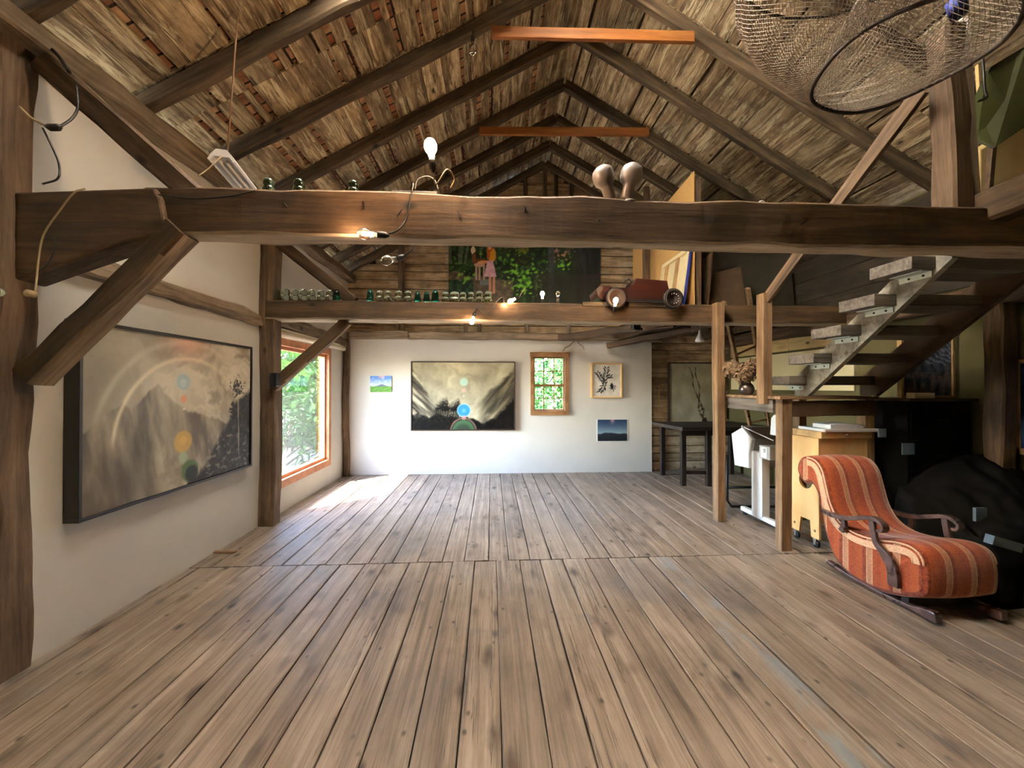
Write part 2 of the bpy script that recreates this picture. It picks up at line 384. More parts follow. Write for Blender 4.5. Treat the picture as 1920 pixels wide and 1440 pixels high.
def timber(name, p0, p1, w, h, mat, up=(0, 0, 1), wob=0.012, ch=0.012, n=None, seed=0, taper=0.0, under=None):
    """hewn stick from p0 to p1: w across, h along up; slightly waney"""
    p0, p1 = Vector(p0), Vector(p1); d = p1 - p0; L = d.length; d.normalize(); up = Vector(up)
    sd = d.cross(up)
    if sd.length < 1e-3: sd = d.cross(Vector((0, 1, 0)))
    sd.normalize(); uu = sd.cross(d); n = n or max(4, int(L / 0.14)); b = MB(); rings = []
    for i in range(n + 1):
        x = -L / 2 + L * i / n; r = []
        t = 1 - taper * i / n
        oy = wob * noise.noise(Vector((x * 1.1 + seed * 3.1, seed, 0.3))); oz = wob * noise.noise(Vector((x * 1.1, seed * 2.7, 5.5)))
        for k, (a, c) in enumerate(((-1, -1), (1, -1), (1, 1), (-1, 1))):
            e = wob * 0.8 * noise.noise(Vector((x * 3.3, k * 9.1, seed + 0.5)))
            y0, z0 = a * w / 2 * t, c * h / 2 * t
            cc = ch + abs(wob * 0.8 * noise.noise(Vector((x * 4, k * 5.0, seed + 8))))
            q = ((y0 - a * cc, z0), (y0, z0 - c * cc)) if a * c < 0 else ((y0, z0 - c * cc), (y0 - a * cc, z0))
            for yy, zz in q: r.append(Vector((x, yy + oy + e, zz + oz + e)))
        rings.append(r)
    b.rings(rings)
    if under:  # paler underside faces: light from the floor painted in
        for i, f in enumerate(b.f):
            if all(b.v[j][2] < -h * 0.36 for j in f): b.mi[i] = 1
    R = Matrix((d, sd, uu)).transposed().to_4x4(); R.translation = (p0 + p1) / 2
    return b.build(name, [mat, under] if under else mat, world=R)
_ts = [0]
def T(name, p0, p1, w, h, mat, label, cat, group=None, **kw):
    _ts[0] += 1
    return tag(timber(name, p0, p1, w, h, M[mat], seed=_ts[0], **kw), label, cat, group)
def smoothpath(pts, n=8):
    pts = [Vector(p) for p in pts]; q = [pts[0] * 2 - pts[1]] + pts + [pts[-1] * 2 - pts[-2]]; out = []
    for i in range(1, len(q) - 2):
        for k in range(n):
            t = k / n; a, b, c, d = q[i - 1:i + 3]
            out.append(0.5 * ((2 * b) + (c - a) * t + (2 * a - 5 * b + 4 * c - d) * t * t + (3 * b - a - 3 * c + d) * t ** 3))
    out.append(pts[-1]); return out
def art(name, p00, du, dv, nx, ny, fn, parent, mat='art'):
    """a picture surface: p00 lower left, du/dv its edges; fn(u,v)->(r,g,b) 0..255"""
    p00, du, dv = Vector(p00), Vector(du), Vector(dv); vs = []; cs = []; fs = []
    o0 = parent_world(parent)
    for j in range(ny + 1):
        for i in range(nx + 1):
            u, v = i / nx, j / ny; vs.append(p00 + du * u + dv * v - o0)
            c = fn(u, v); cs += s2l(tuple(max(0, min(255, x)) for x in c))
    for j in range(ny):
        for i in range(nx):
            a = j * (nx + 1) + i; fs.append((a, a + 1, a + nx + 2, a + nx + 1))
    me = bpy.data.meshes.new(name); me.from_pydata(vs, [], fs); me.materials.append(M[mat])
    at = me.color_attributes.new('art', 'FLOAT_COLOR', 'POINT'); at.data.foreach_set('color', cs)
    ob = bpy.data.objects.new(name, me); COL.objects.link(ob); ob.parent = parent; return ob
def fb(x, y, s=1.0, o=5, seed=0.0):
    return noise.fractal(Vector((x * s, y * s, seed)), 0.9, 2.1, o)
def lerp(a, b, t):
    t = max(0, min(1, t)); return tuple(x + (y - x) * t for x, y in zip(a, b))
def sst(a, b, x):
    t = max(0, min(1, (x - a) / (b - a))); return t * t * (3 - 2 * t)
# ================================================================== ROOM SHELL
XL, XR, YB, YG, YF = -2.5, 4.32, 6.66, 6.80, -3.2
RX, RZ, RS = 0.936, 5.35, 0.57          # ridge of the rafter undersides and roof pitch
def rz(x): return RZ - RS * abs(x - RX)
def struct(name, mb, mats, **kw): return tag(mb.build(name, mats, **kw), kind='structure')

# floor: separate planks, gaps, one butt joint across the room
fl = MB(); rnd = random.Random(3)
def plank(b, x0, x1, y0, y1, z, t, n):
    ch = 0.004; ids = []
    for i in range(n + 1):
        y = y0 + (y1 - y0) * i / n; e0 = 0.004 * noise.noise(Vector((x0 * 9, y * 1.7, 1))); e1 = 0.004 * noise.noise(Vector((x1 * 9, y * 1.7, 4)))
        zz = z + 0.003 * noise.noise(Vector((x0 * 5, y * 0.8, 9)))
        cup = 0.0025 * rnd.random()
        ids.append([b.vert(p) for p in ((x0 + e0, y, z - t), (x0 + e0, y, zz - ch), (x0 + e0 + ch * 1.6, y, zz), ((x0 + x1) / 2, y, zz - cup), (x1 + e1 - ch * 1.6, y, zz), (x1 + e1, y, zz - ch), (x1 + e1, y, z - t))])
    for a, c in zip(ids, ids[1:]):
        for k in range(6): b.face((a[k], a[k + 1], c[k + 1], c[k]))
    b.face(ids[0]); b.face(ids[-1][::-1])
for (y0, y1, off) in ((YF, 3.325, 0.0), (3.337, YB + 0.14, 0.06)):
    x = XL + off - 0.1
    while x < XR:
        w = rnd.uniform(0.165, 0.215); x1 = min(x + w, XR + 0.05)
        paint = 1.0 if x < 1.5 < x1 and y0 < 0 else 0.0
        fl.col = (rnd.random(), paint, rnd.random(), 1)
        fl.cur = 0
        plank(fl, x + rnd.uniform(0.002, 0.0045), x1 - rnd.uniform(0.002, 0.0045), y0, y1, rnd.uniform(-0.002, 0.0015), 0.03, 26)
        x = x1
fl.cur = 1; fl.span((XL - 0.1, YF, -0.12), (XR + 0.11, YG + 0.12, -0.029))
struct('floor', fl, [M['floor'], M['sub']], origin=(0, 0, 0))

# left wall with the big window
WY0, WY1, WZ0, WZ1 = 4.44, 6.07, 0.33, 2.05
w = MB(); a, c = XL - 0.12, XL
for p, q in (((a, YF, 0), (c, WY0, 3.36)), ((a, WY0, 0), (c, WY1, WZ0)), ((a, WY0, WZ1), (c, WY1, 3.36)), ((a, WY1, 0), (c, YG + 0.1, 3.36))):
    w.span(p, q)
struct('wall_left', w, M['plaster'], origin=(0, 0, 0))
# white back wall with the small window
VX0, VX1, VZ0, VZ1 = [atY(u, v, YB)[i] for u, v, i in ((1001, 720, 0), (1059, 720, 0), (1030, 770, 2), (1030, 669, 2))]
WBX = atY(1222, 760, YB)[0]
w = MB(); a, c = YB, YB + 0.06
for p, q in (((XL, a, 0), (VX0, c, 2.31)), ((VX1, a, 0), (WBX, c, 2.31)), ((VX0, a, 0), (VX1, c, VZ0)), ((VX0, a, VZ1), (VX1, c, 2.31))): w.span(p, q)
struct('wall_back', w, M['plaster'], origin=(0, 0, 0))
# plank gable wall behind and above it
g = MB(); z = 0.0; rnd = random.Random(11)
while z < 5.6:
    h = rnd.uniform(0.13, 0.2); z1 = z + h - 0.006
    hw = (5.53 - (z + h)) / RS; x0, x1 = max(XL, RX - hw), min(XR, RX + hw)
    if x1 - x0 < 0.15: break
    cuts = [x0] + sorted(rnd.uniform(x0, x1) for _ in range(1)) + [x1]
    for p, q in zip(cuts, cuts[1:]):
        if q - p < 0.05: continue
        g.col = (rnd.random(), 0, 0, 1); yy = YG + rnd.uniform(-0.008, 0.008)
        if z < VZ1 and z1 > VZ0:
            for pp, qq in ((p, min(q, VX0)), (max(p, VX1), q)):
                if qq - pp > 0.02: g.span((pp, yy, z), (qq - 0.003, YG + 0.04, z1))
        else:
            n = max(2, int((q - p) / 0.12)); rows = []
            for i in range(n + 1):
                xx = p + (q - 0.003 - p) * i / n; e = 0.012 * noise.noise(Vector((xx * 3, z * 7, 2)))
                rows.append([Vector((xx, yy - 0.012, z + 0.004 + e)), Vector((xx, yy, z1 - 0.008 + e * 0.4)), Vector((xx, YG + 0.04, z1)), Vector((xx, YG + 0.04, z))])
            g.rings(rows)
    z += h
struct('wall_gable', g, M['plank'], origin=(0, 0, 0))
# outer skin of the gable: keeps daylight out of the plank joints
w = MB()
a, c = YG + 0.045, YG + 0.08
zz = lambda x: rz(x) + 0.13
for p in ([(XL - .12, a, -0.14), (VX0, a, -0.14), (VX0, a, zz(VX0)), (XL - .12, a, zz(XL - .12))], [(VX1, a, -0.14), (XR + .12, a, -0.14), (XR + .12, a, zz(XR + .12)), (VX1, a, zz(VX1))] if VX1 > RX else [(VX1, a, -0.14), (XR + .12, a, -0.14), (XR + .12, a, zz(XR + .12)), (RX, a, zz(RX)), (VX1, a, zz(VX1))], [(VX0, a, -0.14), (VX1, a, -0.14), (VX1, a, VZ0), (VX0, a, VZ0)], [(VX0, a, VZ1), (VX1, a, VZ1), (VX1, a, zz(VX1)), (RX, a, zz(RX)), (VX0, a, zz(VX0))] if VX0 < RX < VX1 else [(VX0, a, VZ1), (VX1, a, VZ1), (VX1, a, zz(VX1)), (VX0, a, zz(VX0))]):
    w.prism(p, (0, c - a, 0))
struct('wall_outer', w, M['sub'], origin=(0, 0, 0))
# right wall: shade put into dim colour, pale patch where window-lit, tan boards above
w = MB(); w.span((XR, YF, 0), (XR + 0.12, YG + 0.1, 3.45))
struct('wall_right', w, M['shadedwall'], origin=(0, 0, 0))
w = MB(); w.span((XR - 0.02, 4.35, 1.45), (XR, 6.7, 1.99)); struct('wall_right_lit', w, M['palewall'], origin=(0, 0, 0))  # patch left pale where the big window lights the wall
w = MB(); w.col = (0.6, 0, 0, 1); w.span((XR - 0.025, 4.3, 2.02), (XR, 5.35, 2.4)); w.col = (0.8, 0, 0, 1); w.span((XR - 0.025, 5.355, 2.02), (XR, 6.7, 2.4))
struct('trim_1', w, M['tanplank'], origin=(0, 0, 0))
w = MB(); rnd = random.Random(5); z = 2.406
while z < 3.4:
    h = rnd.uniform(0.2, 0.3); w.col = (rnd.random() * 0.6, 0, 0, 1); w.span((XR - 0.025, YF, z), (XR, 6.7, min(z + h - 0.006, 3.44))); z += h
struct('trim_2', w, M['plankblack'], origin=(0, 0, 0))  # near-black boards over the upper right wall
# wall behind the camera
w = MB()
w.prism([(XL - 0.12, YF, -0.1), (XR + 0.12, YF, -0.1), (XR + 0.12, YF, rz(XR) + 0.2), (RX, YF, RZ + 0.3), (XL - 0.12, YF, rz(XL) + 0.2)], (0, -0.1, 0))
struct('wall_front', w, M['plankdark'], origin=(0, 0, 0))

# roof: loose boards along the building, shingle backs showing in the gaps
SKT0, SKT1, SKY0, SKY1 = 0.12, 2.3, 1.5, 2.79      # added skylight, out of view on the left slope, to fill the foreground
c = MB(); rnd = random.Random(21); ca = 1 / math.sqrt(1 + RS * RS)
segs = [YF, -1.4, 0.4, 1.5, 2.1, 2.79, 3.15, 3.5, 4.19, 4.9, 5.54, 6.15, YG + 0.05]
for side in (-1, 1):
    Lmax = (RX - (XL - 0.35)) / ca if side < 0 else (XR + 0.35 - RX) / ca
    for y0, y1 in zip(segs, segs[1:]):
        t = 0.0
        while t < Lmax:
            wd = rnd.uniform(0.11, 0.3)
            gap = rnd.choice((0.006, 0.008, 0.035, 0.05, 0.06, 0.065)) if side < 0 else rnd.choice((0.008, 0.01, 0.012, 0.015, 0.03, 0.04))
            if side < 0 and SKY0 <= y0 < SKY1 and t < SKT1:      # boards stop at the added skylight
                if t + wd > SKT0: t = SKT1; continue
            t1 = min(t + wd, Lmax); c.col = (rnd.random(), 0, 0, 1); lift = rnd.uniform(0, 0.006); rows = []
            n = max(3, int((y1 - y0) / 0.12)); sd = rnd.random() * 50
            for i in range(n + 1):
                y = y0 + (y1 - y0) * i / n
                e0 = 0.008 * noise.noise(Vector((y * 4, sd, 1))); e1 = 0.008 * noise.noise(Vector((y * 4, sd, 3)))
                def P(tt, up): return Vector((RX + side * tt * ca, y, RZ + 0.148 + lift + up - RS * tt * ca))
                rows.append([P(t + e0, 0), P(t1 - gap + e1, 0), P(t1 - gap + e1, 0.022), P(t + e0, 0.022)])
            c.rings(rows)
            t += wd
    c.cur = 1 if side < 0 else 2
    def Q(tt, y, up): return Vector((RX + side * tt * ca, y, RZ + 0.148 + up - RS * tt * ca))
    ya, yb = YF - 0.1, YG + 0.15
    for (ta, tb, y0, y1) in ([(0, Lmax, ya, yb)] if side > 0 else [(0, Lmax, ya, SKY0), (0, Lmax, SKY1, yb), (0, SKT0, SKY0, SKY1), (SKT1, Lmax, SKY0, SKY1)]):
        c.rings([[Q(tt, y0, 0.045), Q(tt, y1, 0.045), Q(tt, y1, 0.09), Q(tt, y0, 0.09)] for tt in (ta, tb)])
    c.cur = 0
struct('ceiling', c, [M['ceil'], M['shingle'], M['shingledark']], origin=(0, 0, 0))

# windows
def win_root(name, loc):
    o = bpy.data.objects.new(name, None); COL.objects.link(o); o.location = loc; return tag(o, kind='structure')
w1 = win_root('window_1', (XL, (WY0 + WY1) / 2, WZ0))
b = MB(); x0, x1 = XL - 0.1, XL + 0.022; t = 0.06
b.span((x0, WY0 - 0.02, WZ0 - 0.035), (x1, WY1 + 0.02, WZ0 + t)); b.span((x0, WY0 - 0.02, WZ1 - t), (x1, WY1 + 0.02, WZ1 + 0.03))
b.span((x0, WY0 - 0.02, WZ0 + t), (x1, WY0 + t, WZ1 - t)); b.span((x0, WY1 - t, WZ0 + t), (x1, WY1 + 0.02, WZ1 - t))
b.build('window_frame', M['redwood'], w1, bevel=0.006)
b = MB(); x0, x1 = XL - 0.09, XL - 0.03; t2 = 0.1
for p, q in (((x0, WY0 + t, WZ0 + t), (x1, WY1 - t, WZ0 + t2)), ((x0, WY0 + t, WZ1 - t2), (x1, WY1 - t, WZ1 - t)), ((x0, WY0 + t, WZ0 + t2), (x1, WY0 + t2, WZ1 - t2)), ((x0, WY1 - t2, WZ0 + t2), (x1, WY1 - t, WZ1 - t2))): b.span(p, q)
b.build('sash', M['redwood'], w1)
b = MB(); b.span((XL - 0.075, WY0 + t2 - 0.01, WZ0 + t2 - 0.01), (XL - 0.07, WY1 - t2 + 0.01, WZ1 - t2 + 0.01)); b.build('pane', M['pane'], w1)
w2 = win_root('window_2', ((VX0 + VX1) / 2, YB, VZ0))
b = MB(); cw = 0.06
ox0, ox1, oz0, oz1 = VX0 - cw, VX1 + cw, VZ0 - cw * 0.9, VZ1 + cw * 1.3
b.span((ox0, YB - 0.03, oz0), (VX0, YB + 0.02, oz1)); b.span((VX1, YB - 0.03, oz0), (ox1, YB + 0.02, oz1))
b.span((ox0 - 0.01, YB - 0.036, VZ1), (ox1 + 0.02, YB + 0.02, oz1)); b.span((ox0, YB - 0.04, oz0 - 0.02), (ox1, YB + 0.02, VZ0))
b.build('casing', M['casing'], w2)
b = MB(); zm = (VZ0 + VZ1) / 2 - 0.03
for p, q in (((VX0, YB + 0.03, VZ0), (VX0 + 0.02, YB + 0.12, VZ1)), ((VX1 - 0.02, YB + 0.03, VZ0), (VX1, YB + 0.12, VZ1)), ((VX0, YB + 0.03, VZ0), (VX1, YB + 0.12, VZ0 + 0.022)), ((VX0, YB + 0.03, VZ1 - 0.022), (VX1, YB + 0.12, VZ1)), ((VX0, YB + 0.03, zm - 0.02), (VX1, YB + 0.09, zm + 0.02))): b.span(p, q)
b.build('sash', M['casing'], w2)
b = MB()
for i in (1, 2):
    xx = VX0 + (VX1 - VX0) * i / 3; b.span((xx - 0.007, YB + 0.05, VZ0), (xx + 0.007, YB + 0.075, VZ1))
for zz in ((VZ0 + zm) / 2, (VZ1 + zm) / 2): b.span((VX0, YB + 0.05, zz - 0.007), (VX1, YB + 0.075, zz + 0.007))
b.build('muntin', M['casing'], w2)
b = MB(); b.span((VX0, YB + 0.06, VZ0), (VX1, YB + 0.064, VZ1)); b.build('pane', M['pane'], w2)

w3 = win_root('added_skylight', (RX - (SKT0 + SKT1) / 2 * ca, (SKY0 + SKY1) / 2, RZ))  # added skylight, unseen from the camera, brightens the near floor
def QL(tt, y, up): return Vector((RX - tt * ca, y, RZ + 0.148 + up - RS * tt * ca))
b = MB(); b.rings([[QL(tt, SKY0, 0.05), QL(tt, SKY1, 0.05), QL(tt, SKY1, 0.056), QL(tt, SKY0, 0.056)] for tt in (SKT0, SKT1)]); b.build('fill_sheet', M['fillsheet'], w3)
# ================================================================== TIMBER FRAME
F1, F2 = 2.15, 4.25      # front faces of the near and far bent
# near bent
T('wooden_post', (-2.6, 2.14, 0), (-2.585, 2.14, 3.42), 0.17, 0.24, 'post', 'old near left corner post of hewn timber, at the left edge of the photo', 'post', up=(1, 0, 0), wob=0.02)
nb = T('tie_beam', (-1.86, F1 + 0.07, 2.452), (4.3, F1 + 0.07, 2.45), 0.16, 0.25, 'hewn', 'long near hewn tie beam crossing the room overhead with glass insulators and floodlights on it', 'beam', under=M['sapwood_bounce'], wob=0.014, n=60)
b = MB(); P4 = [atY(u, v, F1 - 0.03) for u, v in ((22, 360), (150, 356), (288, 351), (300, 372), (312, 436), (240, 452), (120, 492), (22, 526))]
b.prism(P4, (0, 0.15, 0)); tag(b.build('beam_end_block', M['hewn'], bevel=0.012), 'thick tapered timber block splicing the near tie beam to the left corner post', 'beam')
p = atY(60, 706, F1 + 0.03); q = atY(343, 432, F1 + 0.03)
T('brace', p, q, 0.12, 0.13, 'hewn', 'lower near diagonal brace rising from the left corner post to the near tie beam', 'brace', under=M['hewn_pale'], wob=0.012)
p = atY(86, 122, F1 + 0.05); q = atY(372, 372, F1 + 0.05)
T('brace', p, q, 0.09, 0.12, 'hewn', 'upper near diagonal brace dropping from the left corner post onto the near tie beam', 'brace')
# far bent
T('wooden_post', (-2.43, F2 + 0.1, 0), (-2.43, F2 + 0.1, 3.36), 0.17, 0.16, 'post', 'hewn post on the left wall between the long painting and the big window', 'post', up=(0, 1, 0), wob=0.025)
T('tie_beam', (-2.42, F2 + 0.1, 2.335), (4.3, F2 + 0.1, 2.325), 0.22, 0.205, 'hewn', 'far tie beam carrying the row of glass insulators and the toy car', 'beam', under=M['sapwood_bounce'], wob=0.01, n=50)
p = atY(497, 432, F2 + 0.1); q = atY(664, 568, F2 + 0.1)
T('brace', p, q, 0.08, 0.12, 'hewn', 'dark far diagonal brace above the insulator row, from post to far tie beam', 'brace')
p = atY(512, 726, F2 + 0.1); q = atY(652, 603, F2 + 0.1)
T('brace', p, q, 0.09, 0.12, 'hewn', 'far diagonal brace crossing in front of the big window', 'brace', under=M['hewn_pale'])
# wall plate and girts on the left wall
T('wall_plate', (-2.43, YF, 3.37), (-2.43, YG, 3.36), 0.14, 0.13, 'hewn_pale', 'long timber plate along the top of the left wall under the rafters', 'beam', wob=0.02)
T('girt', (-2.47, 2.2, 2.25), (-2.47, 4.22, 2.2), 0.08, 0.13, 'hewn_pale', 'horizontal wall timber above the long painting of mountains and rainbow', 'beam', wob=0.03)
T('girt', (-2.47, 4.42, 2.27), (-2.47, 6.6, 2.23), 0.08, 0.15, 'hewn_pale', 'horizontal wall timber above the big window and its rolled blind', 'beam', wob=0.03)
T('wooden_post', (-2.44, 6.6, 0), (-2.44, 6.6, 2.3), 0.085, 0.1, 'post', 'slim pale post in the far left corner beside the white back wall', 'post', up=(0, 1, 0), wob=0.02)
# beam across the top of the white wall
x1 = atY(1240, 620, 6.62)[0]; xa = atY(766, 620, 6.62)[0]
T('back_girt', (-2.38, 6.62, 2.375), (xa, 6.62, 2.375), 0.12, 0.13, 'hewn_pale', 'short left length of pale beam along the top of the white back wall', 'beam')
T('back_girt', (xa + 0.01, 6.62, 2.37), (x1, 6.62, 2.355), 0.12, 0.125, 'hewn_pale', 'long right length of pale beam along the top of the white back wall', 'beam', wob=0.02)
T('corner_brace', atY(1050, 634, 6.5), atY(1265, 606, 5.0), 0.1, 0.11, 'hewn', 'pale timber slanting across the loft corner above the framed leaf print', 'brace')
T('corner_brace', atY(1140, 648, 6.55), atY(1330, 612, 5.3), 0.1, 0.09, 'hewn', 'second slanting timber under the loft, nearer the reflector bulb', 'brace')
# rafters
RY = [2.09, 2.79, 3.5, 4.19, 4.9, 5.54, 6.15, 6.68]
nm = ['nearest the camera', 'second', 'third', 'fourth', 'fifth', 'sixth', 'seventh', 'last, against the gable']
for i, y in enumerate(RY):
    for s in (-1, 1):
        ex = XL - 0.1 if s < 0 else XR + 0.1
        z0 = rz(ex) + 0.075; z1 = RZ + 0.075
        up = Vector((RS * s, 0, 1)).normalized()
        T('rafter', (ex, y + 0.04, z0), (RX + s * 0.012, y + 0.04, z1), 0.08, 0.125, 'rafter',
          '%s roof slope rafter, %s counted from the camera end' % ('left' if s < 0 else 'right', nm[i]), 'rafter', group='roof rafters', up=up, wob=0.012)
# collar ties of new pine
p = atY(922, 61, 3.47); q = atY(1300, 71, 3.47)
T('collar_tie', p, q, 0.04, 0.1, 'newpine', 'upper nearer orange new pine collar tie under the ridge', 'collar tie', wob=0.002, ch=0.003)
p = atY(899, 246, 4.87); q = atY(1216, 248, 4.87)
T('collar_tie', p, q, 0.04, 0.1, 'newpine', 'lower farther orange new pine collar tie under the ridge', 'collar tie', wob=0.002, ch=0.003)
# gable studs
for (u, vt, w_, lab) in ((985, 300, 0.07, 'leftmost upright stud high in the gable peak'), (1022, 285, 0.06, 'middle upright stud directly under the gable peak'), (1043, 285, 0.06, 'stud just right of the gable peak, nearest the ridge'), (1072, 300, 0.07, 'rightmost upright stud high in the gable peak')):
    p = atY(u, vt, 6.72); T('gable_stud', (p.x, 6.74, 4.62), (p.x, 6.74, rz(p.x) + 0.1), w_, 0.08, 'rafter', lab, 'stud', up=(0, 1, 0), wob=0.004)
T('gable_rail', (RX - 0.95, 6.7, 4.62), (RX + 0.95, 6.7, 4.6), 0.1, 0.09, 'rafter', 'horizontal rail crossing the gable below the peak studs', 'beam')
p = atY(753, 520, 6.72); T('gable_stud', (p.x, 6.73, 2.44), (p.x, 6.73, rz(p.x) + 0.05), 0.1, 0.09, 'plainpost' if False else 'hewn_pale', 'upright stud on the plank gable left of the forest picture', 'stud', up=(0, 1, 0))
p = atY(1212, 420, 5.6); T('loft_stud', (p.x, 5.6, 2.45), (p.x, 5.6, 4.47), 0.09, 0.07, 'hewn', 'lone upright stud standing in front of the tall tan board in the loft', 'stud', up=(0, 1, 0))
for i, (u, lab) in enumerate(((745, 'first short block'), (873, 'second short block'), (899, 'third short block'), (988, 'fourth short block'), (1067, 'fifth short block'))):
    p = atY(u, 615, 6.66); T('blocking', (p.x, 6.7, 2.43), (p.x, 6.7, 2.72), 0.07, 0.07, 'hewn_pale', lab + ' from the left above the back beam', 'stud', up=(0, 1, 0), wob=0.003)
# near bent, right side
T('queen_post', atY(1789, 388, F1 + 0.11) + Vector((0, 0, -0.06)), atY(1772, 60, F1 + 0.11), 0.13, 0.13, 'post', 'upright post standing on the right end of the near tie beam', 'post', up=(0, 1, 0))
p = Vector((3.03, 2.2, 2.6)); T('side_beam', p, (2.97, 0.7, 2.62), 0.16, 0.2, 'hewn', 'beam running toward the camera from the right end of the near tie beam', 'beam', wob=0.02)
# right aisle
pq = atX(1876, 700, 4.2).y
T('wooden_post', (4.2, pq, 0), (4.2, pq, 2.2), 0.14, 0.13, 'hewn', 'dark post against the right wall behind the staircase', 'post', up=(0, 1, 0))
T('aisle_beam', (4.2, 1.5, 2.27), (4.2, 6.6, 2.27), 0.18, 0.16, 'hewn', 'beam along the right wall on top of the dark post', 'beam')

# old nails and cut pegs in the near tie beam
bpy.context.view_layer.update()
for (u, v, du, dv) in ((532, 380, 6, 9), (681, 378, 2, 13), (755, 392, -9, 11), (858, 395, 5, 14), (984, 386, 0, 12), (1123, 412, 3, 3), (1514, 412, -12, 9), (1690, 426, 16, 0)):
    a = atY(u, v, F1 - 0.012); b2 = atY(u + du, v + dv, F1 - 0.016); m = MB(); m.bar(a, b2, 0.006, 0.008, (0, 1, 0))
    o = m.build('nail', M['blackmetal']); o.parent = nb; o.matrix_parent_inverse = nb.matrix_world.inverted()
# ================================================================== PICTURES
def disc(c, u, v, asp, cx, cy, r, rgb, a=1.0, soft=0.15, ring=None):
    d = math.hypot((u - cx) * asp, v - cy) / r
    f = a * (1 - sst(1 - soft, 1 + soft, d))
    return lerp(c, rgb, f)
def fn_rainbow(u, v):
    asp = 1.37; x, y = u * asp, v
    n = fb(x, y, 2.2, 6, 1.0); n2 = fb(x + 0.35 * n, y * 0.55 - 0.3 * n, 6.5, 5, 4.0)
    c = lerp((120, 108, 92), (206, 192, 166), 0.55 + 0.5 * n + 0.35 * n2)
    c = lerp(c, (104, 96, 84), 0.75 * sst(0.45, 0.0, u) * (0.6 + 0.4 * n2))
    # swirls of cloud in the upper right
    sw = sst(0.62, 0.95, u) * sst(0.35, 0.7, v); c = lerp(c, (206, 194, 172), sw * max(0, 0.25 + n2) * 0.9)
    # peaks
    ridge = max(0.68 - abs(u - 0.33) * 1.1, 0.58 - abs(u - 0.16) * 1.0, 0.5 - abs(u - 0.55) * 0.5, 0.44 - abs(u - 0.02) * 0.7) + 0.035 * fb(u, 3, 9, 4, 2)
    m = sst(ridge + 0.012, ridge - 0.012, v)
    rock = lerp((74, 66, 57), (176, 162, 138), 0.42 + 1.0 * fb(x + 0.15 * v, y * 0.25, 8, 5, 7))
    fade = sst(-0.1, 0.45, v) * 0.35 + 0.5
    c = lerp(c, rock, m * fade)
    g = math.exp(-((u - 0.42) / 0.1) ** 2) * sst(0.55, 0.15, v); c = lerp(c, (200, 186, 158), 0.75 * g * (0.7 + 0.6 * n2))
    c = lerp(c, (70, 64, 56), 0.6 * math.exp(-((u - 0.19) / 0.12) ** 2 - ((v - 0.12) / 0.2) ** 2))
    # rainbow: double pale arc
    d = math.hypot(x - 0.71, y - 0.32)
    c = lerp(c, (222, 206, 172), 0.85 * math.exp(-((d - 0.545) / 0.014) ** 2) * sst(0.28, 0.42, v) * (1 - sst(0.85, 1.0, u)) * (1 - 0.6 * sst(0.5, 0.75, u)))
    c = lerp(c, (204, 190, 164), 0.45 * math.exp(-((d - 0.66) / 0.02) ** 2) * sst(0.35, 0.6, v))
    # dark wood on the right
    hill = 0.02 + 0.62 * sst(0.5, 1.02, u) + 0.05 * fb(u, 8, 12, 4, 3)
    if u > 0.5: c = lerp(c, (26, 24, 21), sst(hill + 0.03, hill - 0.03, v) * (0.88 + 0.3 * fb(u, v, 24, 3)))
    for tx, ty, tr in ((0.885, 0.66, 0.085), (0.84, 0.5, 0.05), (0.93, 0.5, 0.07), (0.97, 0.44, 0.07)):
        dd = math.hypot((u - tx) * asp, (v - ty) * 0.9) / tr
        if dd < 1.5 and fb(u, v, 46, 3, tx) > dd * 0.9 - 0.55: c = lerp(c, (30, 28, 24), 0.85)
    if abs(u - 0.888 - 0.02 * (0.5 - v)) < 0.004 and 0.1 < v < 0.66: c = lerp(c, (176, 164, 142), 0.7)
    if u > 0.6 and v < 0.3 and fb(u, v, 30, 4, 9) > 0.35: c = lerp(c, (140, 130, 112), 0.7)
    c = disc(c, u, v, asp, 0.475, 0.71, 0.075, (188, 192, 184), 0.35, 0.2); c = disc(c, u, v, asp, 0.475, 0.705, 0.052, (150, 178, 184), 0.75, 0.2); c = disc(c, u, v, asp, 0.475, 0.70, 0.03, (196, 204, 196), 0.7, 0.3)
    c = disc(c, u, v, asp, 0.478, 0.59, 0.025, (214, 142, 104), 0.85); c = disc(c, u, v, asp, 0.478, 0.52, 0.006, (250, 250, 245), 1)
    c = disc(c, u, v, asp, 0.475, 0.30, 0.075, (198, 160, 84), 0.85, 0.12); c = disc(c, u, v, asp, 0.475, 0.31, 0.03, (214, 172, 96), 0.7, 0.4)
    c = disc(c, u, v, asp, 0.475, 0.19, 0.04, (160, 178, 142), 0.8, 0.4); c = disc(c, u, v, asp, 0.52, 0.09, 0.075, (60, 92, 48), 0.75, 0.15); c = disc(c, u, v, asp, 0.53, 0.07, 0.055, (36, 40, 34), 0.9, 0.2)
    gl = math.exp(-((u - 0.5) / 0.12) ** 2 - ((1 - v) / 0.13) ** 2); c = lerp(c, (226, 168, 142), 0.7 * gl)
    return c
